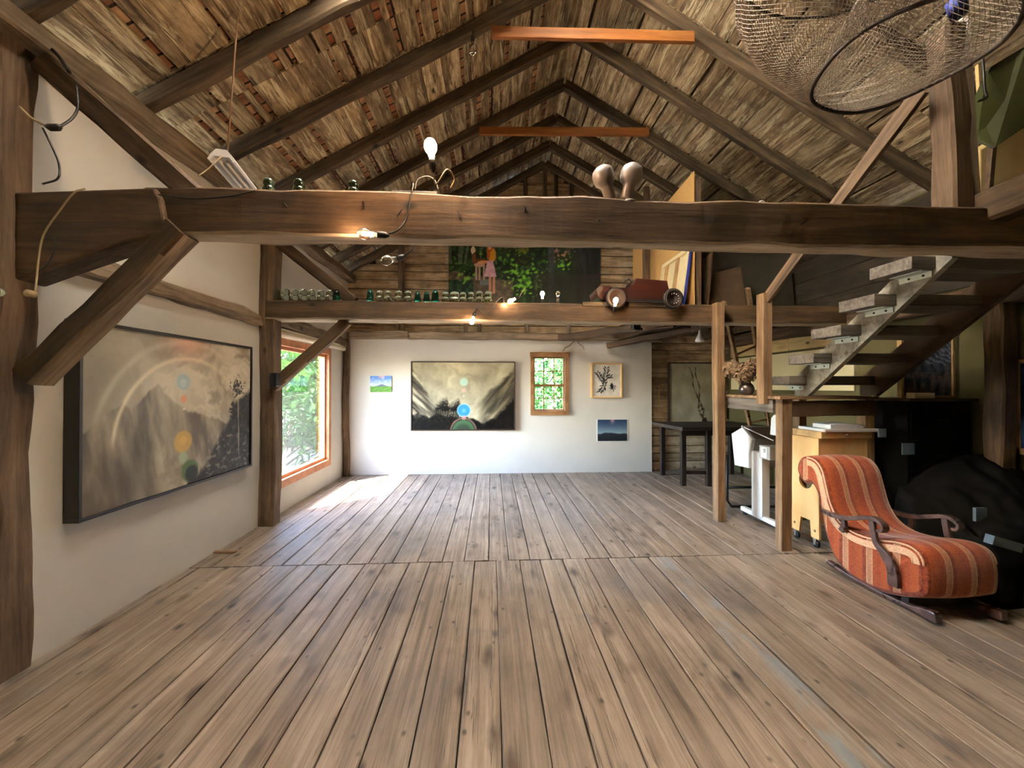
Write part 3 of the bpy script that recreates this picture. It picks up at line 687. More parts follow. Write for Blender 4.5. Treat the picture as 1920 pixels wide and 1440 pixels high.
def fn_valley(u, v):
    asp = 1.5; x, y = u * asp, v
    n = fb(x, y, 2.4, 6, 11.0); n2 = fb(x + 0.3 * n, y, 7, 5, 14.0)
    c = lerp((150, 146, 132), (222, 216, 196), 0.62 + 0.3 * n + 0.15 * n2)
    lc = 0.9 - 2.6 * u + 0.05 * n2          # left cliff edge
    st = fb(x * 3 + v * 3.2, y * 0.7, 3.5, 5, 5)
    if u < 0.32: c = lerp(c, lerp((70, 66, 60), (214, 206, 186), 0.5 + 0.8 * st), sst(lc + 0.06, lc - 0.05, v) * 0.85)
    rc = -0.55 + 1.42 * u + 0.05 * n2       # right cliff
    if u > 0.6:
        st = fb(x * 3 - v * 2.2, y * 0.7, 3.2, 5, 8)
        c = lerp(c, lerp((64, 60, 54), (176, 168, 146), 0.45 + 0.7 * st), sst(rc + 0.08, rc - 0.03, v) * 0.85 * sst(0.6, 0.76, u))
        rd = -1.25 + 1.72 * u + 0.06 * n2; c = lerp(c, (30, 28, 27), sst(rd + 0.05, rd - 0.05, v) * 0.95 * sst(0.62, 0.74, u))
    if 0.2 < u < 0.5:                        # grove
        e = 0.2 + 0.26 * sst(0.2, 0.25, u) * sst(0.5, 0.42, u) + 0.07 * fb(u, 1, 26, 3)
        e = 0.36 + 0.1 * fb(u, 1, 11, 3) + 0.03 * fb(u, v, 40, 3)
        w_ = sst(0.2, 0.25, u) * sst(0.5, 0.44, u)
        lf = sst(-0.25, 0.25, fb(u * 1.6, v, 26, 4, 2) + 0.35)
        c = lerp(c, (46, 42, 38), w_ * sst(e + 0.1, e - 0.06, v) * (0.35 + 0.6 * lf) * (0.55 if v < 0.27 else 1))
        for k_ in range(11):
            if abs(u - 0.23 - 0.024 * k_ - 0.006 * math.sin(v * 30 + k_)) < 0.0035 and 0.17 < v < 0.33: c = lerp(c, (36, 33, 30), 0.8 * w_)
    gr = 0.21 - 0.05 * u + 0.045 * fb(u, 2, 9, 4, 6) - 0.07 * math.exp(-((u - 0.68) / 0.08) ** 2)
    c = lerp(c, lerp((28, 27, 26), (104, 98, 90), 0.25 + 0.6 * fb(x, y, 22, 4, 3)), sst(gr + 0.02, gr - 0.02, v))
    c = lerp(c, (196, 188, 168), 0.6 * math.exp(-((u - 0.75) / 0.05) ** 2 - ((v - 0.2) / 0.07) ** 2) * (0.7 + n2))
    if 0.02 < u < 0.18 and 0.14 < v < 0.3: c = lerp(c, (190, 182, 166), max(0, n2) * 0.8)
    c = tuple(255 * (max(0, x) / 255) ** 1.8 for x in c)
    c = disc(c, u, v, asp, 0.505, 0.71, 0.06, (158, 196, 182), 0.75, 0.2); c = disc(c, u, v, asp, 0.505, 0.585, 0.028, (214, 150, 142), 0.75, 0.3); c = disc(c, u, v, asp, 0.505, 0.50, 0.008, (240, 236, 226), 1)
    c = disc(c, u, v, asp, 0.505, 0.285, 0.102, (150, 190, 206), 0.9, 0.04); c = disc(c, u, v, asp, 0.505, 0.285, 0.09, (48, 128, 196), 0.95, 0.1); c = disc(c, u, v, asp, 0.505, 0.28, 0.03, (120, 172, 220), 0.5, 0.5)
    c = disc(c, u, v, asp, 0.505, 0.175, 0.035, (206, 146, 142), 0.7, 0.4); d = math.hypot((u - 0.5) * asp, v + 0.02)
    c = lerp(c, (170, 124, 108), 0.7 * math.exp(-((d - 0.185) / 0.012) ** 2)); c = disc(c, u, v, asp, 0.5, -0.02, 0.165, (70, 108, 72), 0.85, 0.1); c = disc(c, u, v, asp, 0.5, -0.03, 0.115, (46, 52, 44), 0.8, 0.25)
    return c
def fn_meadow(u, v):
    n = fb(u * 1.5, v, 5, 5, 2)
    c = lerp((196, 212, 236), (84, 132, 206), sst(0.35, 1.0, v)); c = lerp(c, (226, 228, 234), max(0, n) * 0.8)
    hill = 0.36 + 0.12 * math.exp(-((u - 0.55) / 0.18) ** 2) + 0.02 * n
    if v < hill: c = lerp((92, 108, 140), (120, 120, 146), 0.5 + n)
    if v < 0.35: c = lerp((62, 120, 52), (140, 190, 84), 0.5 + 0.9 * fb(u, v, 18, 4))
    return lerp(c, (238, 178, 176), 0.85 * math.exp(-((u - 0.52) / 0.14) ** 2 - ((1 - v) / 0.14) ** 2))
def fn_dusk(u, v):
    n = fb(u, v, 5, 5, 8)
    c = lerp((150, 176, 182), (38, 56, 88), sst(0.25, 1.0, v) ** 0.7)
    hill = 0.34 + 0.05 * math.exp(-((u - 0.35) / 0.2) ** 2) + 0.03 * n
    c = lerp(c, (34, 40, 52), sst(hill + 0.04, hill - 0.04, v)); 
    if v < 0.22: c = lerp(c, (24, 34, 36), 0.7)
    return lerp(c, (220, 160, 160), 0.8 * math.exp(-((u - 0.5) / 0.07) ** 2 - ((1 - v) / 0.16) ** 2))
def leafy(leaves):
    def f(u, v, asp, bg, ink):
        for cx, cy, a, L, W in leaves:
            dx, dy = (u - cx) * asp, v - cy; s = dx * math.cos(a) + dy * math.sin(a); t = -dx * math.sin(a) + dy * math.cos(a)
            if 0 < s < L and abs(t) < W * math.sin(PI * s / L): return ink
        return bg
    return f
_r = random.Random(4); _lv = []
for (x0, y0, x1, y1, nn) in ((0.42, 0.30, 0.5, 0.86, 11), (0.44, 0.42, 0.2, 0.7, 8), (0.42, 0.34, 0.3, 0.18, 5), (0.5, 0.6, 0.62, 0.62, 3)):
    for i in range(nn):
        t = i / (nn - 1); dirn = math.atan2(y1 - y0, (x1 - x0) * 0.82)
        for sgn in (-1, 1): _lv.append((x0 + (x1 - x0) * t, y0 + (y1 - y0) * t, dirn + sgn * _r.uniform(0.5, 0.95), _r.uniform(0.1, 0.16), 0.017))
for i in range(26): _lv.append((0.72 + _r.uniform(-0.03, 0.03), 0.30 + _r.uniform(-0.04, 0.06), _r.uniform(-2.6, 3.4), _r.uniform(0.05, 0.15), 0.014))
_lf = leafy(_lv)
def fn_botanic(u, v):
    n = fb(u, v, 4, 4, 1)
    return _lf(u, v, 0.82, lerp((206, 202, 190), (228, 224, 214), 0.5 + n), (34, 34, 34))
def fn_twigs(u, v):
    c = lerp((150, 144, 124), (172, 166, 146), 0.5 + fb(u, v, 4, 4, 6))
    for a, b, k in ((0.42, 0.98, 0.0), (0.55, 0.98, 0.35)):
        xx = a + (0.78 - a) * (0.98 - v) * 0.95 + 0.02 * math.sin(v * 17 + k * 9); wd = 0.012 + 0.006 * math.sin(v * 40)
        if 0.12 < v < 0.95 and abs(u - xx) < wd: c = (92, 76, 58)
        if 0.18 < v < 0.5 and abs(u - xx) < 0.035 and fb(u, v, 26, 3, k) > 0.25: c = (60, 50, 40)
    if math.hypot(u - 0.76, (v - 0.1) * 1.3) < 0.075 + 0.03 * fb(u, v, 14, 3): c = (56, 46, 38)
    return c
_r = random.Random(12); _cl = [(_r.random(), _r.random(), _r.uniform(0.02, 0.06)) for _ in range(26)]
def fn_forest(u, v):
    asp = 2.2; x = u * asp
    n = fb(x, v, 5, 5, 3); n2 = fb(x, v, 17, 4, 5)
    c = lerp((14, 20, 14), (34, 52, 28), 0.5 + 0.7 * n)
    c = lerp(c, (48, 84, 34), max(0, n2 * 1.5) * sst(0.7, 0.6, u))
    for k, (tx, tw) in enumerate(((0.015, 0.012), (0.085, 0.015), (0.115, 0.008), (0.2, 0.006), (0.25, 0.01), (0.3, 0.006))):
        if v > 0.55 and abs(u - tx - 0.01 * math.sin(v * 6 + k)) < tw: c = lerp(c, (92, 98, 84), 0.55)
    if v < 0.42 - 0.25 * u + 0.05 * n and u < 0.42: c = lerp((60, 52, 42), (86, 76, 60), 0.5 + n2)
    if v < 0.3 and u < 0.16: c = lerp((16, 28, 22), (40, 66, 46), 0.5 + 0.8 * n2)
    # bright ferns
    for cx, cy, r, b in ((0.12, 0.35, 0.07, 0.8), (0.05, 0.6, 0.06, 0.3), (0.38, 0.62, 0.08, 0.5), (0.47, 0.48, 0.14, 0.6), (0.5, 0.28, 0.16, 0.95), (0.42, 0.3, 0.06, 0.6), (0.57, 0.3, 0.07, 0.7), (0.48, 0.85, 0.1, 0.6), (0.6, 0.6, 0.07, 0.6), (0.75, 0.6, 0.07, 1.1), (0.2, 0.75, 0.05, 0.6)):
        d = math.hypot((u - cx) * asp, v - cy) / (r * 1.5)
        if d < 1.3 and n2 > d * 0.75 - 0.4: c = lerp(c, (104, 158, 40) if n2 > 0.25 else (62, 108, 34), b * 0.9)
    d = math.hypot((u - 0.485) * asp, (v - 0.63) * 1.6)
    if d < 0.13: c = lerp(c, (28, 26, 18), 0.7)
    if 0.36 < u < 0.52 and v > 0.72: c = lerp(c, (128, 84, 26), 0.55 * max(0, 0.5 + n) * sst(0.72, 0.85, v))
    # trunks and dark right
    if abs(u - 0.67) < 0.02: c = lerp((62, 66, 70), (44, 46, 46), 0.5 + n2)
    if u > 0.835: c = lerp((16, 16, 16), (44, 46, 46), 0.35 + 0.8 * fb(x * 3, v * 0.5, 4, 4, 9))
    if 0.69 < u < 0.83 and v > 0.78: c = lerp(c, (128, 96, 96), max(0, 0.2 + n2 * 1.4))
    if 0.69 < u < 0.82 and 0.62 < v < 0.78: c = lerp(c, (156, 108, 76), max(0, n2 * 1.8))
    if u > 0.55 and v < 0.42: c = lerp(c, (40, 36, 30), 0.6)
    c = tuple(min(255, x * 1.25) for x in c)
    # grey stone, fawn, girl in a yellow top and pink skirt
    if 0.2 < u < 0.27 and 0.22 < v < 0.31: c = (112, 122, 120)
    def ell(cx, cy, rx, ry): return ((u - cx) / rx) ** 2 + ((v - cy) / ry) ** 2 < 1
    if ell(0.205, 0.6, 0.045, 0.055): c = (104, 58, 32)
    if ell(0.2, 0.55, 0.035, 0.035): c = (198, 156, 132)
    for lx in (0.18, 0.2, 0.23):
        if abs(u - lx) < 0.006 and 0.3 < v < 0.55: c = (176, 150, 132)
    if ell(0.158, 0.79, 0.014, 0.065): c = (216, 190, 172)
    if ell(0.165, 0.66, 0.014, 0.09): c = (110, 66, 40)
    if ell(0.28, 0.72, 0.028, 0.115): c = (206, 146, 46)
    if ell(0.238, 0.6, 0.05, 0.022): c = (214, 150, 98)
    if ell(0.267, 0.84, 0.018, 0.08) or ell(0.258, 0.76, 0.012, 0.12): c = (178, 92, 40)
    if ell(0.266, 0.845, 0.01, 0.042): c = (232, 168, 128)
    t = (0.62 - v) / 0.26
    if 0 < t < 1 and abs(u - 0.27) < 0.018 + 0.022 * t: c = lerp((206, 160, 178), (226, 186, 200), 0.5 + n2)
    for lx in (0.268, 0.292):
        if abs(u - lx) < 0.0085 and 0.08 < v < 0.36: c = (196, 140, 112)
    if ell(0.272, 0.09, 0.022, 0.022): c = (184, 132, 104)
    return c
def fn_crater(u, v):
    n = fb(u * 1.5, v, 7, 6, 2)
    c = lerp((30, 42, 60), (84, 86, 96), 0.5 + 0.8 * n)
    if v < 0.35: c = lerp(c, (108, 92, 88), 0.5 + n)
    if u > 0.45 and v > 0.45 and math.sin((v * 1.4 + u * 0.5) * 60 + 3 * n) > 0.3: c = lerp(c, (150, 164, 186), 0.6)
    return c
def fn_bluepic(u, v): return lerp((18, 30, 80), (50, 86, 140), 0.5 + 0.9 * fb(u, v, 5, 5, 3))

def frame_on_y(name, label, u0, v0, u1, v1, y, depth, fw, framemat, fn, nx, ny, cat='picture', mat='art', inset=0.006):
    a = atY(u0, v1, y - depth); b = atY(u1, v0, y - depth)
    t = thing(name, ((a.x + b.x) / 2, y, a.z), label, cat)
    m = MB()
    if fw > 0:
        y0, y1 = y - depth, y - 0.002
        m.span((a.x, y0, a.z), (b.x, y1, a.z + fw)); m.span((a.x, y0, b.z - fw), (b.x, y1, b.z)); m.span((a.x, y0, a.z + fw), (a.x + fw, y1, b.z - fw)); m.span((b.x - fw, y0, a.z + fw), (b.x, y1, b.z - fw))
        m.build('frame', M[framemat], t, bevel=0.002)
        m = MB(); m.span((a.x + fw, y - depth + inset + 0.002, a.z + fw), (b.x - fw, y - 0.003, b.z - fw)); m.build('backing', M['paper'], t)
    else:
        m.span((a.x, y - depth, a.z), (b.x, y - 0.002, b.z)); m.build('panel', M[framemat], t); inset = -0.0015
    yy = y - depth + inset
    art('canvas' if fw > 0 else 'image', (a.x + fw, yy, a.z + fw), (b.x - a.x - 2 * fw, 0, 0), (0, 0, b.z - a.z - 2 * fw), nx, ny, fn, t, mat)
    return t
# long painting on the left wall
xs = XL + 0.09
a = atX(147, 983, xs); b = atX(474, 650, xs); c0 = (a.z + atX(474, 873, xs).z) / 2; c1 = (b.z + atX(147, 598, xs).z) / 2
t = thing('framed_painting', (XL, (a.y + b.y) / 2, c0), 'long dark-framed sepia painting of a rainbow over mountain peaks on the left wall', 'painting')
m = MB(); fw = 0.022
for p, q in (((XL + 0.002, a.y, c0), (xs, b.y, c0 + fw)), ((XL + 0.002, a.y, c1 - fw), (xs, b.y, c1)), ((XL + 0.002, a.y, c0 + fw), (xs, a.y + fw, c1 - fw)), ((XL + 0.002, b.y - fw, c0 + fw), (xs, b.y, c1 - fw))): m.span(p, q)
m.build('frame', M['blackframe'], t, bevel=0.003)
art('canvas', (xs - 0.012, a.y + fw, c0 + fw), (0, b.y - a.y - 2 * fw, 0), (0, 0, c1 - c0 - 2 * fw), 210, 150, fn_rainbow, t, 'artgloss')
# pictures on the white back wall
frame_on_y('framed_painting', 'large dark-framed grey painting of a valley with a blue disc, left of the small window', 770, 678, 966, 808, YB, 0.06, 0.018, 'darkbrown', fn_valley, 190, 126, 'painting', 'artgloss', 0.012)
frame_on_y('small_painting', 'tiny unframed landscape of blue sky over a green field on the white wall', 694, 705, 734, 735, YB, 0.02, 0, 'white', fn_meadow, 60, 44, 'painting')
frame_on_y('framed_print', 'light wood framed print of black leaves, right of the small window', 1109, 681, 1167, 746, YB, 0.05, 0.022, 'birch', fn_botanic, 96, 110, 'picture', 'art', 0.02)
a = atY(1118, 828, YB); b = atY(1177, 786, YB)
t = thing('photo_print', ((a.x + b.x) / 2, YB, a.z), 'unframed white bordered print of a dusk sky pinned under the leaf print', 'picture')
m = MB(); m.span((a.x, YB - 0.006, a.z), (b.x, YB - 0.002, b.z)); m.build('sheet', M['paper'], t)
art('image', (a.x + 0.022, YB - 0.0075, a.z + 0.008), (b.x - a.x - 0.036, 0, 0), (0, 0, b.z - a.z - 0.012), 70, 50, fn_dusk, t)
# the forest picture on the plank gable
a = atY(841, 569, YG - 0.08); b = atY(1126, 440, YG - 0.08); zb = a.z - 0.03
t = thing('forest_picture', ((a.x + b.x) / 2, YG - 0.05, zb), 'large green forest picture with a girl in a pink skirt, on the plank gable', 'painting')
m = MB(); m.span((a.x, YG - 0.075, zb), (b.x, YG - 0.03, b.z + 0.06)); m.build('panel', M['blackframe'], t)
art('image', (a.x, YG - 0.0765, zb), (b.x - a.x, 0, 0), (0, 0, b.z + 0.06 - zb), 240, 110, lambda u, v: fn_forest(u, max(0, min(1, (v - 0.1) * 1.28))), t)
# pale framed twig drawing over the workbench
frame_on_y('framed_drawing', 'big dark-edged pale picture of two twigs standing behind the workbench', 1254, 680, 1345, 806, YG - 0.02, 0.05, 0.018, 'darkbrown', fn_twigs, 90, 120, 'picture', 'art', 0.015)
# ================================================================== INSULATORS, BULBS, CABLES, SMALL THINGS
INS = [(0.0, 0.0), (0.026, 0.0), (0.036, 0.004), (0.037, 0.03), (0.034, 0.042), (0.029, 0.047), (0.029, 0.054), (0.033, 0.058), (0.032, 0.078), (0.027, 0.092), (0.017, 0.1), (0.0, 0.102)]
INS_T = [(0.0, 0.0), (0.03, 0.0), (0.033, 0.004), (0.029, 0.05), (0.026, 0.08), (0.019, 0.096), (0.008, 0.102), (0.0, 0.103)]
INS_W = [(0.0, 0.0), (0.04, 0.0), (0.048, 0.006), (0.046, 0.034), (0.04, 0.042), (0.04, 0.048), (0.044, 0.054), (0.042, 0.07), (0.036, 0.084), (0.02, 0.094), (0.0, 0.096)]
num = ['first', 'second', 'third', 'fourth', 'fifth', 'sixth', 'seventh', 'eighth', 'ninth', 'tenth', 'eleventh', 'twelfth', 'thirteenth', 'fourteenth', 'fifteenth', 'sixteenth', 'seventeenth', 'eighteenth', 'nineteenth', 'twentieth', 'twenty-first', 'twenty-second', 'twenty-third']
protos = {}
def insulator(kind, prof, mat, x, y, z, s, label, group):
    if kind not in protos:
        m = MB(); m.lathe(prof, (0, 0, 0), n=18); o = m.build('glass_insulator', M[mat], origin=(0, 0, 0)); protos[kind] = o
    else:
        o = protos[kind].copy(); COL.objects.link(o)
    o.location = (x, y, z); o.scale = (s, s, s); tag(o, label, 'insulator', group)
row = [(519, 'c', .95), (536, 'c', 1.05), (552.5, 'c', 1), (568.7, 'c', 1.02), (584, 'c', 1), (602, 'c', .95), (618, 'c', 1), (631, 't', 1.05), (694, 't', 1.05), (712, 'c', 1), (728, 'c', .98), (747.5, 'c', 1.02), (765, 'c', 1), (783, 't', .95), (800, 't', .95), (816, 't', 1.1), (835, 'c', .95), (852, 'w', 1.05), (868, 'c', .95), (883, 'c', .95), (899, 'c', 1.05), (915, 'c', 1.05)]
FB_TOP = 2.337 + 0.1
for i, (u, kd, s) in enumerate(row):
    p = atY(u, 560, F2 + 0.05)
    lab = '%s glass insulator, %s from the left post on the far tie beam' % ({'c': 'clear', 't': 'teal', 'w': 'wide clear'}[kd], num[i])
    insulator(kd, {'c': INS, 't': INS_T, 'w': INS_W}[kd], {'c': 'glassclear', 't': 'glassteal', 'w': 'glassclear'}[kd], p.x, F2 + 0.05, FB_TOP, s * 1.2, lab, 'glass insulators on the far tie beam')
for i, (u, lab) in enumerate(((504, 'leftmost green glass insulator on the near tie beam, beside the tube light'), (561, 'middle green glass insulator of three on the near tie beam'), (663, 'rightmost green glass insulator on the near tie beam, nearest the cords'))):
    p = atY(u, 350, F1 + 0.06)
    insulator('g', INS, 'glassgreen', p.x, F1 + 0.06, 2.575, 0.88, lab, 'glass insulators on the near tie beam')
LIGHTS = []
def bulb(tip, axis, label, lit=True, r=0.03, cord=None, cordmat='cable', power=0, name='light_bulb', edison=False):
    """tip = where the socket meets the glass; axis points out of the socket"""
    ax = Vector(axis).normalized(); tip = Vector(tip)
    t = thing(name, tip, label, 'light bulb')
    m = MB(); m.lathe([(0.0, -0.065), (0.009, -0.062), (0.013, -0.05), (0.017, -0.045), (0.018, -0.005), (0.015, 0.0), (0.0, 0.0)], tip, ax, 14); m.build('socket', M['cable'], t)
    prof = [(0.012, 0.0), (0.013, 0.012)] + [(r * math.sin(a), 0.02 + r * 1.05 - r * 1.25 * math.cos(a) + 0.012) for a in [PI * q / 10 for q in range(2, 11)]]
    prof[-1] = (0.0005, prof[-1][1])
    m = MB(); m.lathe(prof, tip, ax, 18); m.build('bulb', M['bulbon'] if lit and not edison else M['bulbglass'], t)
    if edison and lit:
        m = MB(); m.tube([tip + ax * 0.02, tip + ax * 0.035, tip + ax * 0.075], 0.008, 8); m.build('filament', M['filament'], t)
    if cord:
        m = MB(); m.tube(smoothpath(cord + [tip - ax * 0.06]), 0.0045 if cordmat == 'cable' else 0.004, 7); m.build('cord', M[cordmat], t)
    if power:
        l = bpy.data.lights.new('bulb_glow', 'POINT'); l.energy = power; l.color = (1.0, 0.64, 0.36); l.shadow_soft_size = 0.04
        o = bpy.data.objects.new('bulb_glow', l); COL.objects.link(o); o.location = tip + ax * (r * 2 + 0.085)
    return t
BT = 2.577
p = atY(810, 300, 2.0)
bulb(p, (-0.1, -0.1, 1), 'glowing round bulb above the near tie beam, brightest in the room', True, 0.033, [atY(845, 352, 2.18), atY(852, 335, 2.12), atY(838, 318, 2.05), p + Vector((0.02, 0.01, -0.12))], 'cablepale', 17)
p = atY(707, 440, 2.08)
bulb(p, (-1, -0.05, 0.03), 'lit clear bulb on a black cord hanging across the front of the near tie beam', True, 0.03, [atY(770, 352, 2.2), atY(775, 345, 2.13), atY(770, 372, 2.11), atY(762, 410, 2.1), atY(745, 432, 2.08), atY(722, 440, 2.08)], 'cable', 1.6, edison=True)
p = atY(744, 484, 2.6)
bulb(p, (-1, 0, -0.25), 'unlit clear bulb on a black cord hanging below the near tie beam', False, 0.034, [atY(777, 440, 2.33), atY(778, 455, 2.45), atY(772, 470, 2.55), atY(755, 481, 2.6)])
p = atY(888, 594, 4.2)
bulb(p, (-0.3, -0.25, -1), 'small lit bulb hanging on the face of the far tie beam under the insulators', True, 0.026, [atY(945, 567, 4.24), atY(942, 557, 4.26), atY(930, 566, 4.21), atY(915, 588, 4.21), p + Vector((0.04, 0.02, 0.1))], 'cable', 2.5)
p = atY(966, 560, 4.24)
bulb(p, (-0.9, -0.1, -0.5), 'small lit bulb in a pale socket on the far tie beam before the forest picture', True, 0.026, [atY(985, 540, 4.3), atY(978, 549, 4.26)], 'cablepale', 2.5)
p = atY(1153, 574, 4.0)
bulb(p, (0.05, -0.3, 1), 'lit bulb glowing in front of the front wheel of the toy car', True, 0.026, [atY(1130, 566, 4.22), atY(1138, 590, 4.1), p + Vector((-0.005, 0.02, -0.09))], 'cable', 1.5)
p = atY(1017, 560, 4.33)
bulb((p.x, p.y, FB_TOP + 0.06), (0, 0, 1), 'upright glowing bulb, left one of the pair standing before the forest picture', True, 0.024, None)
p = atY(1046, 560, 4.33)
bulb((p.x, p.y, FB_TOP + 0.06), (0, 0, 1), 'upright unlit bulb, right one of the pair standing before the forest picture', False, 0.026, None)
p = atY(886, 78, 3.44)
bulb(p, (0, 0, -1), 'unlit clear bulb hanging under the left roof slope near the upper collar tie', False, 0.036, [p + Vector((0, 0, 0.1)), p + Vector((0, 0, 0.07))])
# reflector bulb hanging under the loft
p = atY(1312, 626, 5.0)
t = thing('reflector_lamp', p, 'silvery reflector bulb hanging under the loft in front of the twig picture', 'lamp')
m = MB(); m.lathe([(0.0, 0.05), (0.016, 0.05), (0.018, 0.0), (0.03, -0.03), (0.055, -0.075), (0.06, -0.095), (0.05, -0.108), (0.0, -0.115)], p, (0, 0, 1), 20); m.build('bulb', M['white'], t)
m = MB(); m.tube(smoothpath([p + Vector((-0.03, 0, 0.2)), p + Vector((0.01, 0, 0.13)), p + Vector((0, 0, 0.04))]), 0.006, 7); m.build('cord', M['steel'], t)
# black can lamp below the far tie beam
p = atY(1193, 612, 4.5)
t = thing('can_light', p, 'small black can spotlight clipped under the far tie beam below the toy car', 'lamp')
m = MB(); m.lathe([(0.0, 0.09), (0.035, 0.085), (0.044, 0.06), (0.044, -0.03), (0.038, -0.03), (0.036, 0.03), (0.0, 0.035)], p, (0.1, -1, -0.1), 18) if False else m.lathe([(0.0, -0.09), (0.035, -0.085), (0.044, -0.06), (0.044, 0.03), (0.038, 0.03), (0.036, -0.03), (0.0, -0.035)], p, (0.05, -1, -0.1), 18); m.build('housing', M['blackmetal'], t)
m = MB(); m.span((p.x + 0.02, p.y - 0.01, p.z - 0.045), (p.x + 0.075, p.y + 0.05, p.z - 0.02)); m.bar(p + Vector((0, 0.03, 0.03)), p + Vector((0, 0.03, 0.1)), 0.014, 0.014, (0, 1, 0)); m.build('bracket', M['blackmetal'], t)
# fluorescent tube fixture by the left wall
c0 = atY(415, 290, 2.55); c1 = Vector((c0.x + 0.02, 3.9, c0.z - 0.02)); c1 = atY(492, 352, 3.25); c1.z = c0.z
d = (c1 - c0).normalized(); sd = d.cross(Vector((0, 0, 1))).normalized(); uu = Vector((0, 0, 1))
t = thing('tube_light', (c0 + c1) / 2, 'white fluorescent tube fixture hung from the left rafters above the near tie beam', 'ceiling light')
def trough(prof):
    m = MB(); m.rings([[c + sd * a + uu * b for a, b in prof] for c in (c0, c1)]); return m
trough([(-0.06, 0), (-0.078, -0.035), (-0.065, -0.042), (-0.045, -0.012), (0.045, -0.012), (0.065, -0.042), (0.078, -0.035), (0.06, 0), (0.03, 0.035), (-0.03, 0.035)]).build('reflector', M['white'], t)
for s in (-1, 1):
    m = MB(); m.tube([c0 + sd * 0.02 * s - uu * 0.03 + d * 0.03, c1 + sd * 0.02 * s - uu * 0.03 - d * 0.03], 0.0125, 10); m.build('tube', M['white'], t)
m = MB(); top = Vector((c0.x + 0.06, c0.y + 0.06, rz(c0.x) + 0.13)); m.tube([c0 + d * 0.08 + uu * 0.02, top], 0.005, 6); m.build('chain', M['mould'], t)
m = MB(); m.tube(smoothpath([c0 - uu * 0.01, atY(392, 315, 2.5), atY(372, 330, 2.45)]), 0.004, 6); m.build('cord', M['cablepale'], t)
# twin floodlights on the near tie beam
def flood(base, dirv, label, tilt):
    base = Vector(base); ax = Vector(dirv).normalized()
    t = thing('floodlight', base, label, 'floodlight', 'floodlights on the near tie beam')
    m = MB(); m.lathe([(0.0, 0), (0.045, 0.0), (0.045, 0.012), (0.02, 0.02), (0.018, 0.045), (0, 0.05)], base, (0, 0, 1), 16); m.build('base', M['lampgrey'], t)
    c = base + Vector((0, 0, 0.085))
    m = MB(); m.bar(base + Vector((0, 0, 0.03)), c, 0.02, 0.02, (0, 1, 0)); m.build('knuckle', M['lampgrey'], t)
    m = MB(); m.lathe([(0.0, -0.06), (0.028, -0.058), (0.034, -0.045), (0.034, 0.015), (0.04, 0.03), (0.058, 0.048), (0.063, 0.07), (0.063, 0.1), (0.054, 0.125), (0.03, 0.142), (0.0, 0.147)], c, ax, 22); m.build('lamp_head', M['lampgrey'], t)
p = atY(1140, 362, F1 + 0.07); flood((p.x, F1 + 0.07, BT - 0.012), (-0.36, -0.1, 1), 'left one of two grey floodlights on the near tie beam, head tipped left', 0)
p = atY(1176, 362, F1 + 0.07); flood((p.x, F1 + 0.05, BT - 0.012), (0.16, -0.15, 1), 'right one of two grey floodlights on the near tie beam, head upright', 0)
# white hook on the beam
p = atY(1428, 376, F1 + 0.05)
t = thing('cable_clamp', (p.x, p.y, BT - 0.02), 'small white plastic cable clamp on top of the near tie beam', 'clamp')
q = Vector((p.x, F1 + 0.05, BT - 0.02))
m = MB(); m.tube([q + Vector((0.02 * math.cos(a), 0, 0.022 + 0.024 * math.sin(a))) for a in [PI * k / 10 for k in range(-3, 14)]], 0.006, 8); m.build('loop', M['white'], t)
m = MB(); m.span((q.x - 0.02, q.y - 0.012, q.z - 0.003), (q.x + 0.05, q.y + 0.012, q.z + 0.01)); m.build('foot', M['white'], t)
# dark tray and looped cord on top of the near beam
p = atY(738, 352, F1 + 0.08); q = atY(823, 352, F1 + 0.08)
m = MB(); m.span((p.x, F1 + 0.02, BT - 0.006), (q.x, F1 + 0.12, BT + 0.02)); tag(m.build('power_strip', M['cable'], bevel=0.004), 'flat black power strip lying on the near tie beam by the cords', 'power strip')
m = MB(); m.tube(smoothpath([atY(778, 356, F1 + 0.06), atY(783, 338, F1 + 0.06), atY(800, 331, F1 + 0.06), atY(815, 338, F1 + 0.06), atY(822, 356, F1 + 0.06)]), 0.005, 7)
tag(m.build('cord_loop', M['cable']), 'black cord arching over the power strip on the near tie beam', 'cord')
# cables on the near left post
def cable(pts, r, mat, label): 
    m = MB(); m.tube(smoothpath(pts), r, 7); return tag(m.build('cable', M[mat]), label, 'cable')
yp = 2.0
cable([atY(95, 90, 2.2), atY(112, 108, 2.15), atY(130, 135, 2.1)], 0.009, 'cable', 'short black cable along the top of the upper near brace')
t = thing('plug_cord', atY(100, 238, yp), 'cord with a black plug connector dangling by the left corner post', 'cable')
m = MB(); m.tube(smoothpath([atY(36, 200, yp), atY(60, 222, yp), atY(88, 237, yp)]), 0.006, 7); m.build('pale_cord', M['cablepale'], t)
m = MB(); m.tube(smoothpath([atY(112, 238, yp), atY(135, 222, yp + .05), atY(146, 200, yp + 0.12), atY(143, 160, yp + .14)]), 0.006, 7); m.build('dark_cord', M['cable'], t)
m = MB(); m.tube([atY(86, 237, yp), atY(94, 239, yp), atY(108, 239, yp), atY(114, 237, yp)], [0.008, 0.017, 0.017, 0.009], 10); m.build('connector', M['cable'], t)
cable([atY(80, 240, yp), atY(100, 280, yp), atY(111, 310, yp), atY(108, 335, yp), atY(80, 345, yp)], 0.0045, 'cable', 'thin dark cable looping down the right side of the left corner post')
cable([atY(160, 354, 2.1), atY(138, 362, 2.08), atY(112, 395, 2.08), atY(82, 440, 2.08), atY(72, 490, 2.07), atY(66, 548, 2.03)], 0.0042, 'cablepale', 'pale cord running down the front of the splice block on the left')
